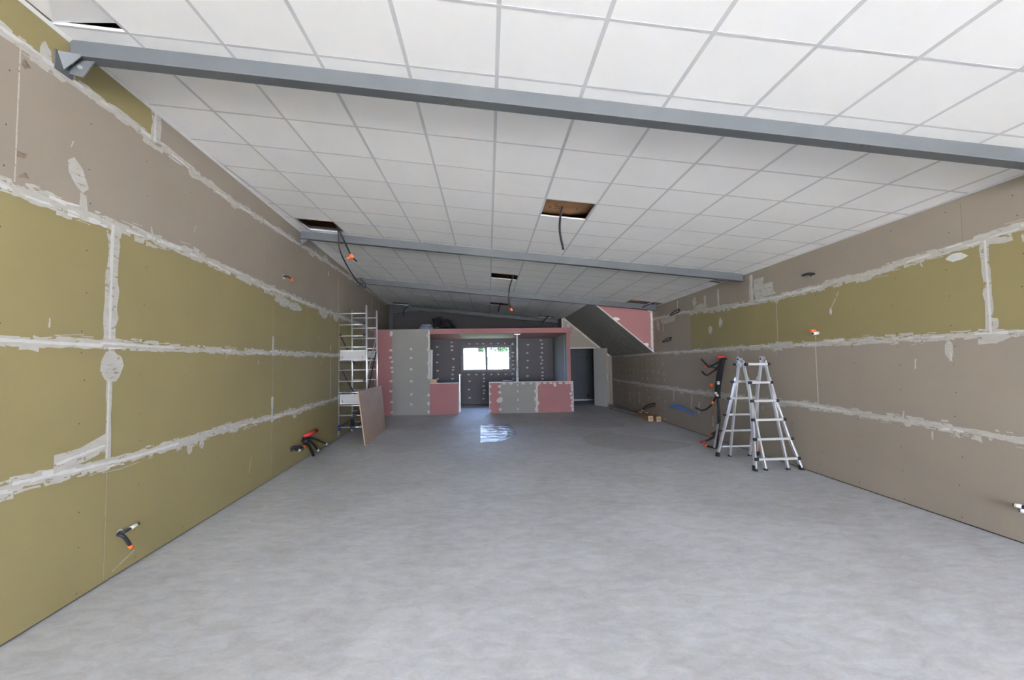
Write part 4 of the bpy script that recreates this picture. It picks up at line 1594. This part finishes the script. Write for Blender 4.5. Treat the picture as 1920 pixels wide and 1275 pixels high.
cable(t, [(4.534, 10.9, .50), (4.468, 10.75, .515), (4.455, 10.4, .515), (4.445, 9.95, .46), (4.442, 9.62, .415)], .020, 'blue_plastic', 'conduit')
t = stub_thing('pair of dark conduit ends with white collars, low on the near right wall', (4.42, 3.62, .2))
bit(t, (4.447, 3.50, .312), (4.405, 3.585, .322), .016, 'navy_plastic', 'conduit')
bit(t, (4.405, 3.585, .322), (4.388, 3.625, .325), .0165, 'white_sleeve', 'sleeve')
bit(t, (4.388, 3.625, .325), (4.385, 3.632, .3255), .014, 'black_plastic', 'end_cap')
bit(t, (4.447, 3.47, .300), (4.385, 3.545, .298), .016, 'white_sleeve', 'sleeve')
bit(t, (4.385, 3.545, .298), (4.366, 3.570, .297), .0165, 'white_sleeve', 'collar')
bit(t, (4.366, 3.570, .297), (4.363, 3.575, .297), .014, 'black_plastic', 'end_cap')

# big bundle on the right wall
t = thing('cable_bundle', 'thick bundle of black cables under a red pipe on the right wall behind the ladder', 'cable bundle', (4.4, 8.5, 0))
bit(t, (4.50, 8.37, 1.635), (4.385, 8.43, 1.625), .038, 'red_plastic', 'red_pipe', 12)
top = (4.46, 8.35, 1.61)
for k, (dx, dy) in enumerate(((0, 0), (-.022, .03), (.02, -.03), (-.01, -.05), (.012, .05))):
    cable(t, [(4.485, 8.34 + dy * .5, 1.60), (4.40 + dx, 8.30 + dy, 1.57), (4.385 + dx, 8.37 + dy, 1.33), (4.382 + dx, 8.46 + dy, 1.05), (4.383 + dx, 8.48 + dy * .8, .85)], .022)
for (pts, r_) in (
    ([(4.385, 8.46, 1.05), (4.382, 8.49, .80), (4.381, 8.45, .60), (4.381, 8.45, .38), (4.378, 8.56, .22), (4.354, 8.72, .132)], .019),
    ([(4.37, 8.47, 1.05), (4.375, 8.46, .80), (4.375, 8.45, .55), (4.36, 8.46, .32), (4.26, 8.47, .12), (4.10, 8.49, .03)], .020),
    ([(4.39, 8.50, 1.05), (4.388, 8.48, .80), (4.37, 8.46, .50), (4.30, 8.35, .25), (4.10, 8.02, .03), (3.99, 7.93, .025), (3.92, 8.05, .035)], .019),
    ([(4.38, 8.50, 1.0), (4.37, 8.56, .84), (4.354, 8.76, .66), (4.357, 9.08, .56), (4.361, 9.39, .58)], .019),
    ([(4.39, 8.34, 1.56), (4.352, 8.60, 1.47), (4.354, 8.77, 1.47), (4.355, 8.88, 1.52), (4.357, 9.04, 1.60)], .018),
    ([(4.39, 8.36, 1.50), (4.35, 8.42, 1.43), (4.352, 8.60, 1.44), (4.354, 8.80, 1.445)], .017),
    ([(4.39, 8.36, 1.45), (4.351, 8.50, 1.38), (4.355, 8.80, 1.285), (4.356, 8.92, 1.30), (4.357, 9.03, 1.35)], .018),
):
    cable(t, pts, r_)
for (p, q, r_, m, nm) in (((4.353, 8.71, .137), (4.357, 8.80, .10), .020, 'orange_plastic', 'orange_tip'), ((4.12, 8.488, .036), (4.02, 8.50, .024), .021, 'red_plastic', 'red_tip'),
                          ((3.93, 8.035, .034), (3.895, 8.09, .045), .022, 'orange_plastic', 'orange_tip'), ((4.354, 8.78, 1.445), (4.356, 8.90, 1.445), .019, 'orange_plastic', 'orange_tip'),
                          ((4.351, 8.50, 1.385), (4.353, 8.66, 1.345), .021, 'red_plastic', 'red_tip'), ((4.35, 8.60, 1.09), (4.352, 8.70, 1.10), .030, 'orange_plastic', 'clip'),
                          ((4.353, 8.60, .78), (4.356, 8.66, .73), .022, 'orange_plastic', 'clip'), ((4.345, 8.36, 1.18), (4.345, 8.37, 1.12), .026, 'white_sleeve', 'tie'),
                          ((4.345, 8.46, .97), (4.345, 8.46, .93), .030, 'white_sleeve', 'tie'), ((4.345, 8.42, .93), (4.345, 8.41, .89), .022, 'white_sleeve', 'tie'), ((4.345, 8.49, .96), (4.347, 8.50, .90), .022, 'red_plastic', 'tie')):
    bit(t, p, q, r_, m, nm)
t = thing('floor_cable', 'dark cable loop with an orange pipe on the right wall, seen between the ladder legs', 'cable', (4.43, 7.28, 0))
cable(t, [(4.481, 7.08, .30), (4.44, 7.12, .31), (4.42, 7.22, .27), (4.43, 7.33, .17), (4.46, 7.36, .06)], .014)
bit(t, (4.455, 7.36, .03), (4.45, 7.34, .19), .018, 'orange_plastic', 'orange_pipe')

# ------------------------------------------------------------------ cardboard boxes by the right wall
for (x, y, wd, ln, rz, lab) in ((4.255, 11.78, .125, 1.10, -.08, 'long open brown cardboard box on the floor, the one further from the right wall'), (4.425, 11.66, .115, 1.0, -.02, 'long brown cardboard box on the floor touching the right wall')):
    t = thing('cardboard_box', lab, 'cardboard box', (x, y, 0), 'long cardboard boxes by the right wall')
    cx, sx_ = math.cos(rz), math.sin(rz)

    def T(u, v, z):
        return Vector((x + u * cx - v * sx_, y + u * sx_ + v * cx, z))

    def hx(b, u0, u1, v0, v1, z0, z1, m):
        b.hexa([T(u0, v0, z0), T(u1, v0, z0), T(u1, v1, z0), T(u0, v1, z0), T(u0, v0, z1), T(u1, v0, z1), T(u1, v1, z1), T(u0, v1, z1)], m)
    h = .135
    b = MB()
    hx(b, -wd / 2, wd / 2, 0, ln, 0, .006, 'cardboard')
    hx(b, -wd / 2, -wd / 2 + .006, 0, ln, .006, h, 'cardboard')
    hx(b, wd / 2 - .006, wd / 2, 0, ln, .006, h, 'cardboard')
    hx(b, -wd / 2 + .006, wd / 2 - .006, ln - .006, ln, .006, h, 'cardboard')
    b.build('body', t)
    b = MB()
    hx(b, -wd / 2, wd / 2, -.006, 0, 0, h, 'cardboard_light')
    e = b.build('end_panel', t)
    b = MB()
    hx(b, -.028, .028, -.0075, -.006, .045, .10, 'cardboard')
    b.build('mark', e)
    b = MB()
    hx(b, -wd / 2 - .05, -wd / 2, ln * .1, ln * .8, h - .015, h - .010, 'cardboard')
    if x < 4.3:
        b.build('flap', t)

# ------------------------------------------------------------------ plastic film on the floor
b = MB()
NX, NY = 30, 90
outline = lambda v: (-.215 + .045 * v, .52 + .10 * math.sin(v * 3.0) - .36 * max(0, (v - .72) / .28))
rr = random.Random(3)
for j in range(NY + 1):
    v = j / NY
    y = 11.70 - 2.60 * v
    xa, xb = outline(v)
    xb += .05 * noise.noise(Vector((0, y * 4, 2)))
    for i in range(NX + 1):
        u = i / NX
        x = xa + (xb - xa) * u
        fold = .005 * abs(math.sin(y * 8.1 + .2 * math.sin(x * 4))) + .007 * (noise.noise(Vector((x * 7, y * 7, 1))) + .5)
        if abs(u - .42 - .05 * v) < .03 or abs(u - .75) < .02:
            fold += .004
        b.v.append(Vector((x, y, .003 + max(0, fold))))
k = b.mi('clear_film')
for j in range(NY):
    for i in range(NX):
        a = j * (NX + 1) + i
        b.f.append((a, a + 1, a + NX + 2, a + NX + 1))
        b.m.append(k)
        b.smooth.append(True)
tag(recentre(b.build('plastic_film')), 'shiny bluish sheet of clear plastic film spread on the concrete floor', 'plastic film')

# ------------------------------------------------------------------ insulation batt above the open tile in the middle
t = thing('insulation_batt', 'brown paper faced insulation batt sagging above the open tile in the middle of the ceiling', 'insulation', (.97, 5.36, zc(.97) + .05))
b = MB()
NX, NY = 14, 10


def batt(x, y):
    u = (x - .60) / .75
    v = (y - 4.95) / .85
    return zc(x) + .085 - .030 * math.sin(math.pi * min(1, max(0, v))) + .10 * max(0, u - .62) ** 1.3 * 2.2


for j in range(NY + 1):
    for i in range(NX + 1):
        x, y = .60 + .75 * i / NX, 4.95 + .85 * j / NY
        b.v.append(Vector((x, y, batt(x, y))))
for j in range(NY + 1):
    for i in range(NX + 1):
        x, y = .60 + .75 * i / NX, 4.95 + .85 * j / NY
        b.v.append(Vector((x, y, batt(x, y) + .05)))
o1 = (NX + 1) * (NY + 1)
for j in range(NY):
    for i in range(NX):
        a = j * (NX + 1) + i
        for (q, m) in (((a + NX + 1, a + NX + 2, a + 1, a), 'kraft'), ((o1 + a, o1 + a + 1, o1 + a + NX + 2, o1 + a + NX + 1), 'kraft_pale')):
            b.f.append(q)
            b.m.append(b.mi(m))
            b.smooth.append(True)
for i in range(NX):
    for (q) in ((i, i + 1, o1 + i + 1, o1 + i), (NY * (NX + 1) + i + 1, NY * (NX + 1) + i, o1 + NY * (NX + 1) + i, o1 + NY * (NX + 1) + i + 1)):
        b.f.append(q)
        b.m.append(b.mi('kraft_pale'))
        b.smooth.append(False)
b.build('facing', t)
b = MB()
for (ang, cx_, cy_, rx, ry) in ((0, .885, 5.47, .022, .035),):
    ring = [(cx_ + rx * math.cos(a_ * math.pi / 8), cy_ + ry * math.sin(a_ * math.pi / 8)) for a_ in range(17)]
    for p, q in zip(ring, ring[1:]):
        b.obox((*p, batt(*p) - .001), (*q, batt(*q) - .001), .008, .001, 'print_dark')
for p, q in (((.87, 5.36), (.87, 5.42)), ((.87, 5.42), (.90, 5.39)), ((.90, 5.39), (.93, 5.42)), ((.78, 5.42), (.78, 5.50)), ((.80, 5.42), (.80, 5.47)), ((1.12, 5.40), (1.12, 5.50)), ((.845, 5.34), (.845, 5.52))):
    b.obox((*p, batt(*p) - .001), (*q, batt(*q) - .001), .007, .001, 'print_dark')
b.build('print', t)

b = MB()  # filler blocks hiding the beam web; the dark one paints the hole's shade
for (x0, x1, h_, y0, y1, m) in ((3.68, 3.98, .012, 11.66, 11.79, 'insulation_brown'), (3.98, 4.43, .014, 11.70, 11.79, 'roof_dark')):
    b.hexa([(x0, y0, zc(x0) + h_), (x1, y0, zc(x1) + h_ + .012), (x1, y1, zc(x1) + h_), (x0, y1, zc(x0) + h_),
            (x0, y0 - .03, zc(x0) + .20), (x1, y0 - .03, zc(x1) + .20), (x1, y1, zc(x1) + .20), (x0, y1, zc(x0) + .20)], m)
tag(recentre(b.build('insulation_batt')), 'brown insulation and painted shade in open tile before the right end of the third beam', 'insulation')

# ------------------------------------------------------------------ outside
b = MB()
b.box(-40, 40, -60, FRONT_Y - .02, -.2, -.03, 'outside_ground')
b.build('ground', kind='structure')
b = MB()
b.box(-40, 40, BACK_Y + 1.3, 80, -.4, -.25, 'grass')
b.build('lawn', kind='structure')

t = thing('tree', 'pale green tree outside, seen through the right half of the back window', 'tree', (1.0, 30, -.25))
b = MB()
b.tube([(1.0, 30, -.25), (1.05, 30, 1.0), (.9, 30, 2.0), (1.1, 30, 3.0)], [.16, .05], 'bark', 8)
b.build('trunk', t)
b = MB()
rr = random.Random(17)
cl = [(.95 + rr.gauss(0, .75), 30 + rr.gauss(0, .7), 2.35 + rr.gauss(0, .55), rr.uniform(.25, .55)) for k in range(34)]
for (cx_, cy_, cz_, r_) in cl:
    for k in range(70):
        dv = Vector((rr.gauss(0, 1), rr.gauss(0, 1), rr.gauss(0, 1))).normalized() * r_ * rr.uniform(.5, 1)
        c = Vector((cx_, cy_, max(.3, cz_))) + dv
        a = Vector((rr.gauss(0, 1), rr.gauss(0, 1), rr.gauss(0, 1))).normalized() * .10
        e = a.orthogonal().normalized() * .05
        b.face([c - a, c + e, c + a, c - e], 'foliage_green')
b.build('foliage', t)
